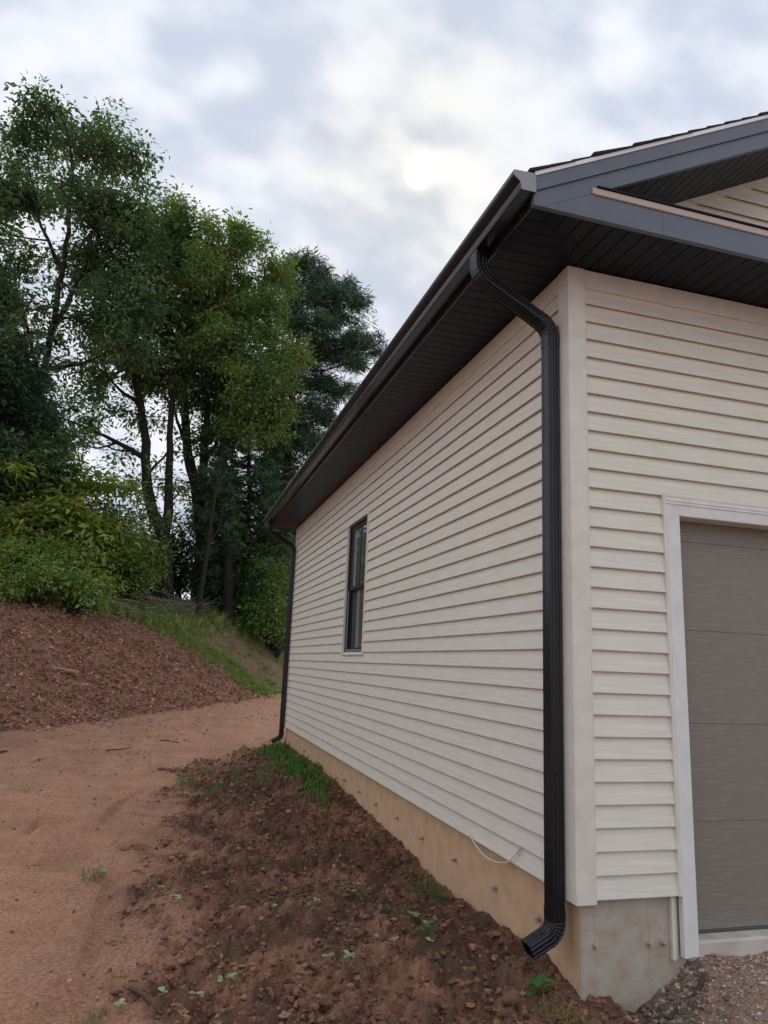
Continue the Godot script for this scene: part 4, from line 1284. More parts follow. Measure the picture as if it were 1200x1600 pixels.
func conifer(key: String, called: String, label: String, base: Color, reach: float, bare: float, droop: float, sd: int) -> void:
	var spec: Array = TREES[key]
	var r := RandomNumberGenerator.new()
	r.seed = sd
	var root := v3(spec[0])
	root.y = ground_y(root.x, root.z) - 0.05
	var top := v3(spec[1]) - root
	var tree := thing(called, label, "tree", root, "trees behind the bank")
	var st := tool()
	var pp := []
	var rr := []
	for i in 25:
		var f := i / 24.0
		pp.append(top * f + Vector3(r.randfn(0, 0.05), 0, r.randfn(0, 0.05)) * float(i > 0))
		rr.append(lerpf(spec[2], 0.02, f))
	tube(st, pp, rr, 9)
	var crown := tool()
	var tufts := []
	for i in 5:
		tufts.append(needle_tuft(13, 0.30, 0.017, base * (0.75 + 0.14 * i), sd * 10 + i))
	var y := bare
	var az := 0.0
	while y < 0.985:
		var n := 4 + r.randi() % 3
		for k in n:
			az += TAU / n + r.randf_range(-0.4, 0.4)
			var taper := pow(1.0 - y, 0.58) * (0.55 + 0.45 * smoothstep(bare, bare + 0.25, y))
			var blen := reach * taper * r.randf_range(0.55, 1.12) + 0.35
			var from := top * y
			var out := Vector3(cos(az), 0, sin(az))
			var mid := from + out * blen * 0.55 + Vector3(0, blen * (0.10 - droop * 0.5), 0)
			var tip := from + out * blen + Vector3(0, blen * (0.34 - droop), 0)
			tube(st, [from, mid, tip], [0.035 * taper + 0.012, 0.02, 0.006], 5)
			var tn := int(blen * 27.0)
			for j in tn:
				var f := lerpf(0.28, 1.0, pow(r.randf(), 0.7))
				var c := from.lerp(mid, f / 0.55) if f < 0.55 else mid.lerp(tip, (f - 0.55) / 0.45)
				var sidew := out.cross(Vector3.UP) * r.randfn(0, 0.17) * blen * (1.15 - f * 0.75)
				c += sidew + Vector3(0, r.randfn(0.02, 0.07) - absf(sidew.length()) * 0.1, 0)
				var dir := (out + sidew * 0.9 + Vector3(0, 0.45 - droop * 1.2 + r.randfn(0, 0.25), 0)).normalized()
				var side := dir.cross(Vector3.UP).normalized()
				var b := Basis(dir, side.cross(dir), side).rotated(dir, r.randf() * TAU).scaled(Vector3.ONE * r.randf_range(0.75, 1.35))
				crown.append_from(tufts[r.randi() % 5], 0, Transform3D(b, c))
		y += r.randf_range(0.022, 0.038)
	part(tree, "trunk", st, "bark")
	part(tree, "crown", crown, "needle")

func build_trees() -> void:
	broadleaf("tall", "tallest tree with dark green crown and slanting grey trunk", Color(0.080, 0.140, 0.076), Color(0.175, 0.255, 0.120), 0.5, 0.19, 44.0, 101)
	broadleaf("edge", "dense dark tree standing beside the tallest tree's trunk", Color(0.048, 0.090, 0.052), Color(0.090, 0.155, 0.070), 0.5, 0.18, 50.0, 102)
	broadleaf("fork", "tree with a black trunk forking low above the shrubs", Color(0.092, 0.158, 0.068), Color(0.195, 0.270, 0.092), 0.5, 0.18, 46.0, 103)
	broadleaf("twin", "tree with thick dark trunk and two upright stems", Color(0.092, 0.158, 0.072), Color(0.185, 0.260, 0.098), 0.5, 0.18, 46.0, 104)
	broadleaf("light", "slender tree with light yellow green crown before the pine", Color(0.125, 0.215, 0.072), Color(0.240, 0.315, 0.100), 0.55, 0.16, 54.0, 105)
	broadleaf("pine", "tall full pine with upswept plumes above the roof edge", Color(0.050, 0.110, 0.068), Color(0.095, 0.175, 0.095), 0.5, 0.25, 76.0, 111, true)
	conifer("spruce", "pine_tree", "small drooping conifer before the taller pine", Color(0.065, 0.135, 0.065), 2.3, 0.14, 0.30, 112)
	conifer("leftpine", "pine_tree", "dark conifer behind the tallest tree's trunk", Color(0.034, 0.072, 0.042), 3.6, 0.12, 0.12, 113)
	# leaning dead stem at the edge of the wood
	var base := Vector3(-1.19, 0.0, -23.75)
	base.y = ground_y(base.x, base.z) - 0.1
	var o := thing("dead_tree", "thin leaning bare trunk at the edge of the wood", "tree", base)
	var st := tool()
	tube(st, [Vector3.ZERO, Vector3(0.06, 1.2, 0.02), Vector3(0.17, 2.9, 0.04), Vector3(0.22, 4.2, 0.06), Vector3(0.30, 5.6, 0.06), Vector3(0.36, 6.6, 0.1)], [0.13, 0.10, 0.08, 0.06, 0.04, 0.015], 8)
	part(o, "trunk", st, "bark")
	st = tool()
	tube(st, [Vector3(0.17, 2.9, 0.04), Vector3(0.5, 3.6, 0.2), Vector3(0.62, 4.6, 0.25)], [0.05, 0.03, 0.01], 6)
	tube(st, [Vector3(0.12, 2.2, 0.03), Vector3(-0.25, 2.7, 0.3), Vector3(-0.5, 2.8, 0.4)], [0.035, 0.02, 0.008], 6)
	part(o, "branch", st, "bark")

# ------------------------------------------------------------------ shrubs

func build_shrubs() -> void:
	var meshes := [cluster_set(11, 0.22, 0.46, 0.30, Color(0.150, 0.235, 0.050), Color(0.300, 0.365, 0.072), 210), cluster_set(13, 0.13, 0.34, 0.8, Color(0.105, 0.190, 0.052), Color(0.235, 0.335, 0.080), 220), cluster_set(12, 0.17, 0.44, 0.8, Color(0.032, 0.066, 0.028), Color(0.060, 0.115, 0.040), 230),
		cluster_set(13, 0.11, 0.28, 0.9, Color(0.165, 0.280, 0.065), Color(0.290, 0.400, 0.125), 240), cluster_set(11, 0.22, 0.46, 0.30, Color(0.135, 0.225, 0.050), Color(0.330, 0.320, 0.066), 250)]
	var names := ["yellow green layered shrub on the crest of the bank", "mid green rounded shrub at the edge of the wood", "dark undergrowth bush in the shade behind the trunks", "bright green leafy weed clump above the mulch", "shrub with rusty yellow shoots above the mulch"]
	var groups := ["yellow green shrubs", "mid green shrubs", "undergrowth bushes", "weed clumps", "rusty shrubs"]
	var r := RandomNumberGenerator.new()
	r.seed = 77
	var own := {
		0: "yellow green layered shrub beside the tallest tree's slanting trunk", 1: "rusty tipped shrub in front of the dense dark tree", 2: "yellow green layered shrub between the tallest and the forked tree",
		3: "rusty tipped shrub directly behind the bright weed clumps", 4: "mid green shrub below the forked tree's long side branch", 5: "rounded mid green shrub hiding the foot of the forked tree", 6: "low mid green shrub just above the mulch",
		7: "bright leafy weed clump below the rusty tipped shrubs", 9: "small mid green shrub against the forked tree's trunk", 10: "low bright weed clump where the mulch meets the crest grass",
		11: "broad mid green shrub below the drooping conifer", 12: "small mid green shrub beside the leaning bare trunk", 13: "mid green shrub beside the rear downspout at the top of the slope", 15: "tall mid green shrub under the pine by the eave's rear end",
		23: "low mid green shrub between the leaning trunk and the rear downspout", 24: "bright weed clump on the grass slope by the rear downspout"}
	var count_shrub := -1
	for s in SHRUBS:
		count_shrub += 1
		var kind := int(s[5])
		var cen := v3(s)
		var rx: float = s[3]
		var ry: float = s[4]
		var root := Vector3(cen.x, ground_y(cen.x, cen.z), cen.z)
		var o := thing("weed_clump" if kind == 3 else "shrub", own.get(count_shrub, names[kind]), "weeds" if kind == 3 else "shrub", root, groups[kind])
		var st := tool()
		var leaves := tool()
		var subs := []
		var ctr := cen - root
		var ns := 16 if kind != 2 else 20
		var top := ctr.y + ry
		ns = int(clampf(10.0 * rx * top, 14.0, 60.0))
		for k in ns:
			var u := Vector3(r.randfn(0, 1), 0.0, r.randfn(0, 1)).normalized() * sqrt(r.randf())
			var hgt := top * sqrt(maxf(0.04, 1.0 - u.length_squared() * 0.8))
			var sp := Vector3(u.x * rx * 1.1, hgt * (0.15 + 0.82 * pow(r.randf(), 0.7)), u.z * rx)
			if k % 5 == 0:
				sp = Vector3(u.x * rx * 1.25, top * r.randf_range(0.8, 1.08), u.z * rx * 1.2)
			subs.append([sp, r.randf_range(0.18, 0.34), r.randf()])
			var foot := Vector3(r.randfn(0, 0.12) * rx, -0.05, r.randfn(0, 0.12) * rx)
			tube(st, [foot, foot.lerp(sp, 0.5) + Vector3(r.randfn(0, 0.08), 0.08, r.randfn(0, 0.08)), sp], [0.022, 0.014, 0.004], 4)
		var count := int(([58.0, 72.0, 45.0, 90.0, 58.0][kind]) * rx * top * 1.7)
		for k in count:
			var q: Array = subs[r.randi() % subs.size()]
			var flat := 0.42 if kind == 0 or kind == 4 else 0.8
			var off: Vector3 = in_ball(r) * Vector3(rx, minf(ry, 0.9) * flat, rx) * q[1] * 1.9
			var p: Vector3 = q[0] + off
			if p.y < -0.1: continue
			var b := Basis.from_euler(Vector3(r.randfn(0, 0.25), r.randf() * TAU, r.randfn(0, 0.25)))	.scaled(Vector3.ONE * r.randf_range(0.5, 1.6))
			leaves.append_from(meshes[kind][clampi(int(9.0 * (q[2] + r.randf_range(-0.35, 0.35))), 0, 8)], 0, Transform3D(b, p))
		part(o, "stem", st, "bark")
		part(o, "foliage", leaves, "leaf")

# ------------------------------------------------------------------ loose ground cover

func lump_mesh(sd: int, squash: float, rough: float) -> Mesh:
	var sm := SphereMesh.new()
	sm.radius = 1.0
	sm.height = 2.0
	sm.radial_segments = 9
	sm.rings = 5
	var arr := sm.get_mesh_arrays()
	var n := FastNoiseLite.new()
	noise_setup(n, sd, 1.1, 3)
	var vs: PackedVector3Array = arr[Mesh.ARRAY_VERTEX]
	for i in vs.size():
		var p := vs[i]
		p *= 1.0 + rough * n.get_noise_3dv(p * 1.3) * 1.6
		p.y *= squash
		vs[i] = p
	arr[Mesh.ARRAY_VERTEX] = vs
	arr[Mesh.ARRAY_TANGENT] = null
	var am := ArrayMesh.new()
	am.add_surface_from_arrays(Mesh.PRIMITIVE_TRIANGLES, arr)
	var st := SurfaceTool.new()
	st.create_from(am, 0)
	st.generate_normals()
	return st.commit()

func chip_mesh(sd: int) -> Mesh:
	var st := tool()
	var r := RandomNumberGenerator.new()
	r.seed = sd
	for i in 3:
		var c := Vector3(r.randfn(0, 0.35), r.randfn(0, 0.12), r.randfn(0, 0.35))
		var d := Vector3(r.randfn(0, 1), r.randfn(0, 0.35), r.randfn(0, 1)).normalized()
		var s := d.cross(Vector3(r.randfn(0, 0.3), 1, r.randfn(0, 0.3))).normalized()
		var u := s.cross(d)
		var l := r.randf_range(0.4, 0.8)
		var w := r.randf_range(0.08, 0.2)
		var a := c - d * l - s * w
		var b := c + d * l * 0.9 - s * w * 0.6
		var e := c + d * l + s * w * 0.7
		var g := c - d * l * 0.9 + s * w
		quad(st, a, g, e, b)
		quad(st, a + u * 0.06, b + u * 0.06, e + u * 0.06, g + u * 0.06)
		quad(st, a, b, b + u * 0.06, a + u * 0.06)
		quad(st, e, g, g + u * 0.06, e + u * 0.06)
	return st.commit()

func blade_tuft(blades: int, height: float, width: float, lean: float, sd: int) -> Mesh:
	var st := tool()
	var r := RandomNumberGenerator.new()
	r.seed = sd
	for i in blades:
		var a := r.randf() * TAU
		var out := Vector3(cos(a), 0, sin(a))
		var side := Vector3(-sin(a), 0, cos(a)) * width * r.randf_range(0.6, 1.2)
		var h := height * r.randf_range(0.45, 1.1)
		var b := out * r.randf_range(0.0, 0.05) * height * 2.0
		var m := b + Vector3(0, h * 0.6, 0) + out * h * lean * 0.35
		var t := b + Vector3(0, h * r.randf_range(0.75, 1.0), 0) + out * h * lean
		quad(st, b - side, b + side, m + side * 0.8, m - side * 0.8)
		face(st, m - side * 0.8, m + side * 0.8, t)
	return st.commit()

func settle(x: float, z: float, r: RandomNumberGenerator, size: float, sink: float) -> Transform3D:
	var b := Basis.from_euler(Vector3(r.randf() * TAU, r.randf() * TAU, r.randf() * TAU)).scaled(Vector3(size * r.randf_range(0.6, 1.6), size * r.randf_range(0.6, 1.1), size))
	return Transform3D(b, Vector3(x, ground_y(x, z) + size * sink, z))

func scatter_ground_cover() -> void:
	var r := RandomNumberGenerator.new()
	r.seed = 301
	var where := []
	var tints := PackedColorArray()
	# crumbs and clods of the dug soil
	while where.size() < 21000:
		var z := 0.5 - 9.8 * pow(r.randf(), 1.55)
		var x := r.randf_range(-2.5, 0.25)
		if z < -0.05 and x > -0.0: continue
		if r.randf() > bed_at(x, z) * (0.45 + 0.9 * smoothstep(-0.1, 0.3, n_mid.get_noise_2d(x, z + 30.0))): continue
		var s := 0.0035 + 0.018 * pow(r.randf(), 4.5) + 0.009 * smoothstep(-2.0, -7.0, z) * r.randf()
		where.append(settle(x, z, r, s, r.randf_range(-0.25, 0.3)))
		tints.append(tint(Color(0.18, 0.091, 0.056).lerp(Color(0.34, 0.172, 0.10), pow(r.randf(), 2.0)), 0.3, r))
	tag(multi(self, "soil_crumbs", lump_mesh(1, 0.75, 0.7), "crumb", where, tints), "loose dark crumbs of soil on the dug strip", "soil", "", "stuff")
	where = []
	tints = PackedColorArray()
	var rt := tool()
	tube(rt, [Vector3(-1, 0, 0), Vector3(-0.45, 0.12, 0.22), Vector3(0.1, 0.05, 0.05), Vector3(0.5, 0.16, -0.2), Vector3(1, 0.02, -0.1)], [0.012, 0.022, 0.02, 0.018, 0.008], 4)
	var rootlet := rt.commit()
	while where.size() < 750:
		var z := 0.4 - 8.5 * pow(r.randf(), 1.6)
		var x := r.randf_range(-2.3, -0.02)
		if r.randf() > bed_at(x, z): continue
		where.append(Transform3D(Basis.from_euler(Vector3(r.randfn(0, 0.3), r.randf() * TAU, r.randfn(0, 0.3))).scaled(Vector3.ONE * r.randf_range(0.02, 0.075)), Vector3(x, ground_y(x, z) + 0.004, z)))
		tints.append(tint(Color(0.40, 0.28, 0.17) if r.randf() < 0.5 else Color(0.20, 0.12, 0.075), 0.3, r))
	tag(multi(self, "rootlets", rootlet, "crumb", where, tints), "pale rootlets and straws strewn over the dug soil", "roots", "", "stuff")
	# small clods thrown on the driven clay
	where = []
	tints = PackedColorArray()
	while where.size() < 3800:
		var z := 0.4 - 15.0 * pow(r.randf(), 1.3)
		var x := r.randf_range(-5.8, -1.9) + maxf(0.0, -z - 10.0) * 0.6
		if slope_at(x, z) > 0.1 or (z > -9.7 and x > -0.02): continue
		if n_mid.get_noise_2d(x * 0.6, z * 0.6) < r.randf_range(-0.25, 0.4): continue
		var s := 0.003 + 0.010 * pow(r.randf(), 4.0) + 0.010 * smoothstep(-4.0, -12.0, z) * r.randf()
		where.append(settle(x, z, r, s, 0.3))
		tints.append(tint(Color(0.46, 0.25, 0.16) if r.randf() < 0.5 else Color(0.20, 0.11, 0.07), 0.3, r))
	tag(multi(self, "road_crumbs", lump_mesh(2, 0.7, 0.4), "crumb", where, tints), "small crumbs scattered on the driven clay", "soil", "", "stuff")
	# bark mulch
	where = []
	tints = PackedColorArray()
	var tries := 0
	while where.size() < 42000 and tries < 400000:
		tries += 1
		var a := r.randf_range(-9.0, 16.0)
		var s := r.randf_range(-0.5, 7.2)
		var p := TOE + ALONG * a + BACK * s
		if mulch_at(p.x, p.y) < r.randf_range(-0.12, 0.2): continue
		var k := 0.024 + 0.075 * pow(r.randf(), 1.8)
		where.append(Transform3D(Basis.from_euler(Vector3(r.randfn(0, 0.4), r.randf() * TAU, r.randfn(0, 0.4))).scaled(Vector3.ONE * k), Vector3(p.x, ground_y(p.x, p.y) + k * 0.28, p.y)))
		var t := r.randf()
		var c := Color(0.45, 0.215, 0.125).lerp(Color(0.26, 0.12, 0.072), r.randf())
		if t > 0.78: c = Color(0.52, 0.29, 0.17)
		elif t < 0.2: c = Color(0.11, 0.055, 0.038)
		tints.append(tint(c, 0.3, r))
	tag(multi(self, "bark_mulch", chip_mesh(4), "crumb", where, tints), "heap of reddish brown bark mulch covering the bank", "mulch", "", "stuff")
	where = []
	tints = PackedColorArray()
	tries = 0
	while where.size() < 900 and tries < 40000:
		tries += 1
		var p := TOE + ALONG * r.randf_range(-9.0, 16.0) + BACK * r.randf_range(-0.9, 6.8)
		if mulch_at(p.x, p.y) < r.randf_range(-0.7, 0.2): continue
		var k := r.randf_range(0.07, 0.15)
		where.append(Transform3D(Basis.from_euler(Vector3(r.randfn(0, 0.35), r.randf() * TAU, r.randfn(0, 0.35))).scaled(Vector3(k, k * 0.6, k)), Vector3(p.x, ground_y(p.x, p.y) + k * 0.2, p.y)))
		tints.append(tint(Color(0.30, 0.15, 0.09) if r.randf() < 0.7 else Color(0.50, 0.31, 0.19), 0.35, r))
	tag(multi(self, "bark_slabs", chip_mesh(9), "crumb", where, tints), "larger slabs of bark lying on the mulch heap", "mulch", "", "stuff")
	# gravel of the drive
	where = []
	tints = PackedColorArray()
	while where.size() < 14000:
		var x := r.randf_range(0.25, 3.0)
		var z := r.randf_range(-0.02, 1.1)
		if r.randf() > gravel_at(x, z): continue
		var s := 0.0025 + 0.0075 * pow(r.randf(), 2.6)
		where.append(settle(x, z, r, s, 0.35))
		var t := r.randf()
		var c := Color(0.56, 0.37, 0.285).lerp(Color(0.38, 0.24, 0.18), r.randf())
		if t > 0.8: c = Color(0.62, 0.54, 0.48)
		elif t < 0.15: c = Color(0.20, 0.14, 0.11)
		tints.append(tint(c, 0.25, r))
	tag(multi(self, "gravel", lump_mesh(5, 0.75, 0.35), "crumb", where, tints), "pinkish crushed gravel before the garage sill", "gravel", "", "stuff")
	# darker stones in the washed-out hollow beside the foundation
	where = []
	tints = PackedColorArray()
	while where.size() < 650:
		var x := 0.42 + r.randfn(0, 0.10)
		var z := 0.10 + r.randfn(0, 0.10)
		if z < 0.0 or x > 0.72: continue
		where.append(settle(x, z, r, r.randf_range(0.004, 0.016), 0.2))
		tints.append(tint(Color(0.17, 0.13, 0.10) if r.randf() < 0.7 else Color(0.34, 0.27, 0.21), 0.35, r))
	tag(multi(self, "washed_stones", lump_mesh(6, 0.8, 0.4), "crumb", where, tints), "darker stones in the hollow beside the front foundation", "gravel", "", "stuff")
	# grass of the bank beyond the mulch
	where = []
	tints = PackedColorArray()
	tries = 0
	while where.size() < 22000 and tries < 300000:
		tries += 1
		var a := r.randf_range(0.0, 24.0)
		var s := r.randf_range(0.0, 7.6)
		var p := TOE + ALONG * a + BACK * s
		if mulch_at(p.x, p.y) > -0.05: continue
		var lush := 1.0 - smoothstep(0.2, 2.6, absf(mulch_at(p.x, p.y)))
		var patch := n_mid.get_noise_2d(p.x * 0.35, p.y * 0.35) + n_big.get_noise_2d(p.x * 1.4, p.y * 1.4)
		if r.randf() > 0.10 + 0.55 * lush + 0.8 * smoothstep(0.0, 0.5, patch): continue
		var k := r.randf_range(0.45, 1.0) * (0.8 + 0.5 * lush)
		where.append(Transform3D(Basis(Vector3.UP, r.randf() * TAU).scaled(Vector3.ONE * k), Vector3(p.x, ground_y(p.x, p.y) - 0.01, p.y)))
		tints.append(tint(Color(0.215, 0.300, 0.095).lerp(Color(0.35, 0.38, 0.16), r.randf()), 0.3, r))
	tag(multi(self, "bank_grass", blade_tuft(9, 0.16, 0.008, 0.55, 31), "blade", where, tints), "thin new grass on the bank beyond the mulch", "grass", "", "stuff")
	# tall weeds along the crest
	where = []
	tints = PackedColorArray()
	tries = 0
	while where.size() < 9000 and tries < 200000:
		tries += 1
		var a := r.randf_range(-8.0, 24.0)
		var p := TOE + ALONG * a
		var s := mulch_top(p.x, p.y) + 0.75 + r.randfn(0, 0.5)
		p += BACK * s
		if mulch_at(p.x, p.y) > 0.1 or r.randf() < smoothstep(7.0, 12.0, a) * 0.8: continue
		var k := r.randf_range(0.35, 1.25)
		where.append(Transform3D(Basis(Vector3.UP, r.randf() * TAU).scaled(Vector3.ONE * k), Vector3(p.x, ground_y(p.x, p.y) - 0.02, p.y)))
		tints.append(tint(Color(0.22, 0.31, 0.085).lerp(Color(0.38, 0.42, 0.15), r.randf()), 0.3, r))
	tag(multi(self, "crest_weeds", blade_tuft(11, 0.52, 0.013, 0.5, 32), "blade", where, tints), "tall bright grass and weeds along the top of the bank", "weeds", "", "stuff")
	# dead sticks under the trees
	where = []
	tints = PackedColorArray()
	var st := tool()
	tube(st, [Vector3(-1, 0, 0), Vector3(-0.3, 0.03, 0.05), Vector3(0.4, 0.0, -0.02), Vector3(1, 0.05, 0.03)], [0.018, 0.015, 0.011, 0.005], 5)
	while where.size() < 110:
		var p := Vector2(-1.9, -23.6) + ALONG * r.randfn(0, 1.6) + BACK * r.randfn(0, 0.4)
		where.append(Transform3D(Basis.from_euler(Vector3(r.randfn(0, 0.2), r.randfn(0.5, 0.5), r.randfn(0, 0.22))).scaled(Vector3(r.randf_range(0.4, 1.1), 1, 1)), Vector3(p.x, ground_y(p.x, p.y) + r.randf_range(0.02, 0.45), p.y)))
		tints.append(tint(Color(0.17, 0.145, 0.115), 0.3, r))
	tag(multi(self, "brush_pile", st.commit(), "crumb", where, tints), "heap of grey dead branches below the forked tree", "branches", "", "stuff")

# ------------------------------------------------------------------ small things

func small_things() -> void:
	var r := RandomNumberGenerator.new()
	r.seed = 909
	# clods and stones
	var shapes := [lump_mesh(51, 0.7, 0.8), lump_mesh(52, 0.6, 0.9), lump_mesh(53, 0.75, 0.7)]
	var i := 0
	for q in CLODS:
		var label := "reddish lump of clay lying on the dug soil"
		var m := "stone"
		var group := "clay lumps on the dug soil"
		if i == 0:
			label = "reddish round stone against the tan foundation"
			group = ""
		elif i == 1:
			label = "largest angular clay block below the downspout elbow"
			group = ""
		elif i == 2:
			label = "flat brown stone beside the leafy seedling near the corner"
			group = ""
		elif i == 3:
			label = "dark grey rounded stone beside the uprooted grass"
			m = "grey_stone"
			group = ""
		var o := put(self, numbered("clay_clod" if i != 3 else "stone"), shapes[i % 3], m)
		tag(o, label, "stone" if i in [0, 2, 3] else "clay lump", group)
		o.transform = Transform3D(Basis.from_euler(Vector3(r.randfn(0, 0.2), r.randf() * TAU, r.randfn(0, 0.2))).scaled(Vector3(1.0, 0.9, 0.8) * q[2] * 0.62), Vector3(q[0], ground_y(q[0], q[1]) + q[2] * 0.06, q[1]))
		i += 1
	# twigs
	i = 0
	for q in STICKS:
		var a := Vector3(q[0], 0, q[1])
		var b := Vector3(q[2], 0, q[3])
		a.y = ground_y(a.x, a.z) + q[4] * 0.7
		b.y = ground_y(b.x, b.z) + q[4] * 0.9
		var mid := a.lerp(b, 0.5)
		mid.y = maxf(mid.y, ground_y(mid.x, mid.z) + q[4] * 0.6)
		mid += (b - a).cross(Vector3.UP) * r.randf_range(-0.08, 0.08)
		var st := tool()
		var rad: float = q[4] * 0.6
		tube(st, [a - mid + (a - b) * 0.01, a - mid, (a - mid) * 0.5 + Vector3(0, 0.003, 0), Vector3.ZERO, (b - mid) * 0.5, b - mid, b - mid + (b - a) * 0.01], [rad * 0.2, rad, rad * 0.95, rad * 0.85, rad * 0.75, rad * 0.6, rad * 0.1], 7)
		var on_road: bool = q[1] < -8.0
		var o := part(self, numbered("stick"), st, "dry_wood")
		o.position = mid
		tag(o, "dark stick lying on the driven clay" if on_road else "short dry twig lying on the dug soil", "stick", "sticks on the clay road" if on_road else "twigs on the dug soil")
		i += 1
	# seedlings: a few rounded pale leaves on a short stem
	var mesh_a := seedling_mesh(2, 3)
	var mesh_b := seedling_mesh(4, 5)
	i = 0
	for q in SEEDLINGS:
		var o := thing("seedling", "tiny seedling with pale round leaves on the dug soil" , "seedling", Vector3(q[0], ground_y(q[0], q[1]), q[1]), "seedlings on the dug soil")
		var m: Array = mesh_a if i % 3 else mesh_b
		put(o, "stem", m[0], "blade")
		for lf in m[1]:
			put(o, "leaf", lf, "blade")
		o.rotation.y = r.randf() * TAU
		o.scale = Vector3.ONE * q[2] * 1.15
		i += 1
	# leafy plants
	i = 0
	for q in LEAFY:
		var st := tool()
		var o := thing("leafy_plant", ["glossy green leafy plant beside the clay block near the corner", "low green weed with many small leaves on the dug soil", "small weed at the foot of the tan foundation"][i], "plant", Vector3(q[0], ground_y(q[0], q[1]), q[1]))
		st.set_color(Color(0.13, 0.20, 0.06))
		for k in 5:
			tube(st, [Vector3.ZERO, Vector3(r.randfn(0, 0.02), 0.05, r.randfn(0, 0.02)), Vector3(r.randfn(0, 0.04), 0.11, r.randfn(0, 0.04))], [0.003, 0.002, 0.001], 5)
		part(o, "stem", st, "blade")
		for k in 11:
			var a := r.randf() * TAU
			var l := put(o, "leaf", oval_leaf(0.06 * r.randf_range(0.7, 1.2), Color(0.10, 0.20, 0.05)), "blade")
			l.transform = Transform3D(Basis(Vector3.UP, a) * Basis(Vector3.BACK, r.randf_range(-0.2, 0.6)), Vector3(cos(a) * 0.02, 0.03 + 0.085 * r.randf(), -sin(a) * 0.02))
		o.scale = Vector3.ONE * q[2] * 0.95
		i += 1
	# grass tufts
	var kinds := {}
	i = 0
	for q in TUFTS:
		var big: bool = q[2] > 0.75 and q[1] < -4.0
		var label := "small thin tuft of grass on the dug soil"
		var group := "thin grass tufts"
		if big:
			label = "lush green grass tuft growing against the tan foundation"
			group = "lush grass along the foundation"
		elif q[1] > -0.3 and q[0] > -0.3:
			label = "sparse dry grass tuft at the foot of the house corner"
			group = "dry grass at the corner"
		elif q[0] < -0.5 and q[1] > -2.2 and q[0] > -1.0:
			label = "uprooted wilted grass lying on the dug soil"
			group = "wilted grass"
		elif q[0] > -0.25 and q[1] > -2.0:
			label = "grass tuft against the foundation near the wilted grass"
			group = "grass by the foundation"
		var o := thing("grass_tuft", label, "grass", Vector3(q[0], ground_y(q[0], q[1]) - 0.01, q[1]), group)
		var flat := group == "wilted grass"
		var c := Color(0.10, 0.225, 0.04) if big else Color(0.165, 0.205, 0.085)
		if group == "dry grass at the corner": c = Color(0.30, 0.27, 0.11)
		if flat: c = Color(0.13, 0.19, 0.08)
		var key := group + str(i % 3)
		if not kinds.has(key):
			kinds[key] = clump_mesh(190 if big else 80, 0.13 if big else 0.15, 0.20 if big else 0.16, 0.010 if big else 0.0045, c, flat, 600 + i)
		var bl := put(o, "blades", kinds[key], "blade")
		bl.set_meta("kind", "stuff")
		bl.scale = Vector3.ONE * (q[2] if big else q[2] * 0.7 + 0.35) * r.randf_range(0.95, 1.25)
		bl.rotation.y = r.randf_range(-0.5, 0.5)
		i += 1
	# split scrap of wood on the mulch
	var sp := Vector3(SCRAP[0], 0, SCRAP[2])
	sp.y = ground_y(sp.x, sp.z) + 0.06
	var st := tool()
	prism(st, PackedVector2Array([Vector2(-0.06, -0.02), Vector2(0.05, -0.03), Vector2(0.06, 0.01), Vector2(0.0, 0.035), Vector2(-0.05, 0.02)]), Basis.from_euler(Vector3(0.1, 1.25, 0.15)), Vector3.ZERO, -0.27, 0.27)
	var scrap := part(self, "wood_scrap", st, "split_wood")
	scrap.position = sp
	tag(scrap, "pale orange split piece of wood on the mulch", "wood")
	# pale root across the gravel hollow
	st = tool()
	var rp := []
	var rads := []
	for k in 13:
		var f := k / 12.0
		var x := lerpf(0.24, 0.64, f)
		var z := 0.22 - 0.10 * f + 0.02 * sin(f * 9.0)
		rp.append(Vector3(x, ground_y(x, z) + 0.014 + 0.012 * sin(f * 7.0), z) - Vector3(0.44, -0.35, 0.17))
		rads.append(lerpf(0.006, 0.012, f) * (1.0 if k > 0 and k < 12 else 0.3))
	tube(st, rp, rads, 7)
	var root := part(self, "root", st, "dry_wood")
	root.position = Vector3(0.44, -0.35, 0.17)
	tag(root, "weathered root lying across the gravel hollow", "root")

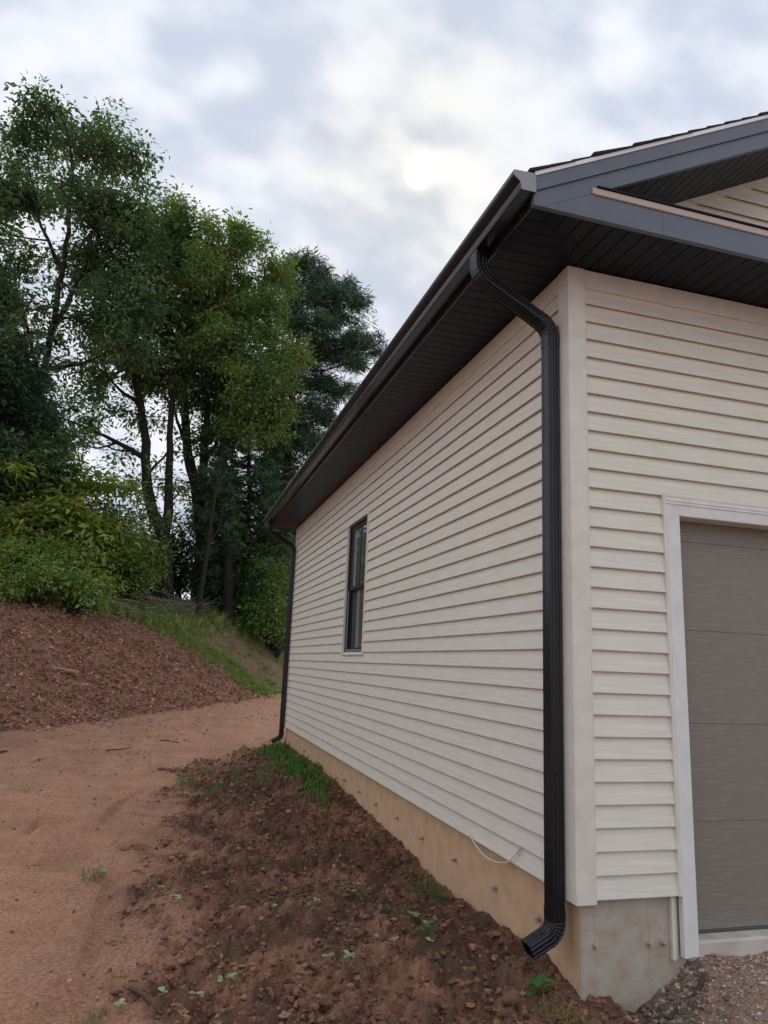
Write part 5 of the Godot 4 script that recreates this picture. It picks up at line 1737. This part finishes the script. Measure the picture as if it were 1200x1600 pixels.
func oval_leaf(size: float, c: Color) -> Mesh:
	# rounded leaf lying along +x, slightly cupped
	var st := tool()
	st.set_color(c)
	var n := 10
	var rim := []
	for i in n:
		var a := TAU * i / n
		rim.append(Vector3(size * (0.5 + 0.5 * cos(a)), 0.12 * size * absf(sin(a)), size * 0.36 * sin(a)))
	for i in n:
		st.set_color(c)
		face(st, Vector3(size * 0.5, 0.0, 0), rim[(i + 1) % n], rim[i])
	return st.commit()

func seedling_mesh(leaves: int, sd: int) -> Array:
	var r := RandomNumberGenerator.new()
	r.seed = sd
	var st := tool()
	st.set_color(Color(0.20, 0.24, 0.09))
	tube(st, [Vector3.ZERO, Vector3(0.003, 0.012, 0.0), Vector3(0.0, 0.028, 0.002)], [0.0016, 0.0014, 0.001], 5)
	var stem := st.commit()
	var out := []
	for i in leaves:
		var a := TAU * i / leaves + r.randf_range(-0.3, 0.3)
		var s := r.randf_range(0.020, 0.030)
		var c := Color(0.46, 0.56, 0.34).lerp(Color(0.28, 0.42, 0.17), r.randf())
		var m := oval_leaf(s, c)
		var t := SurfaceTool.new()
		t.begin(Mesh.PRIMITIVE_TRIANGLES)
		t.append_from(m, 0, Transform3D(Basis(Vector3.UP, a) * Basis(Vector3.BACK, r.randf_range(0.0, 0.4)), Vector3(0, 0.028, 0)))
		out.append(t.commit())
	return [stem, out]

func clump_mesh(blades: int, height: float, spread: float, width: float, c: Color, flat: bool, sd: int) -> Mesh:
	var st := tool()
	var r := RandomNumberGenerator.new()
	r.seed = sd
	for i in blades:
		var a := r.randf() * TAU
		var out := Vector3(cos(a), 0, sin(a))
		var side := Vector3(-sin(a), 0, cos(a)) * width * r.randf_range(0.6, 1.2)
		var h := height * r.randf_range(0.4, 1.15)
		var lean := r.randf_range(0.2, 0.9)
		var b := Vector3(-absf(r.randfn(0, 1)) * spread * 0.7, -0.01, r.randfn(0, 1) * spread)
		if flat:
			h *= 0.35
			lean = r.randf_range(1.2, 2.6)
		var m := b + Vector3(0, h * 0.65, 0) + out * h * lean * 0.4
		var t := b + Vector3(0, h * (1.0 - 0.3 * lean * float(not flat)), 0) + out * h * lean
		st.set_color(tint(c, 0.3, r))
		quad(st, b - side, b + side, m + side * 0.8, m - side * 0.8)
		face(st, m - side * 0.8, m + side * 0.8, t)
	return st.commit()
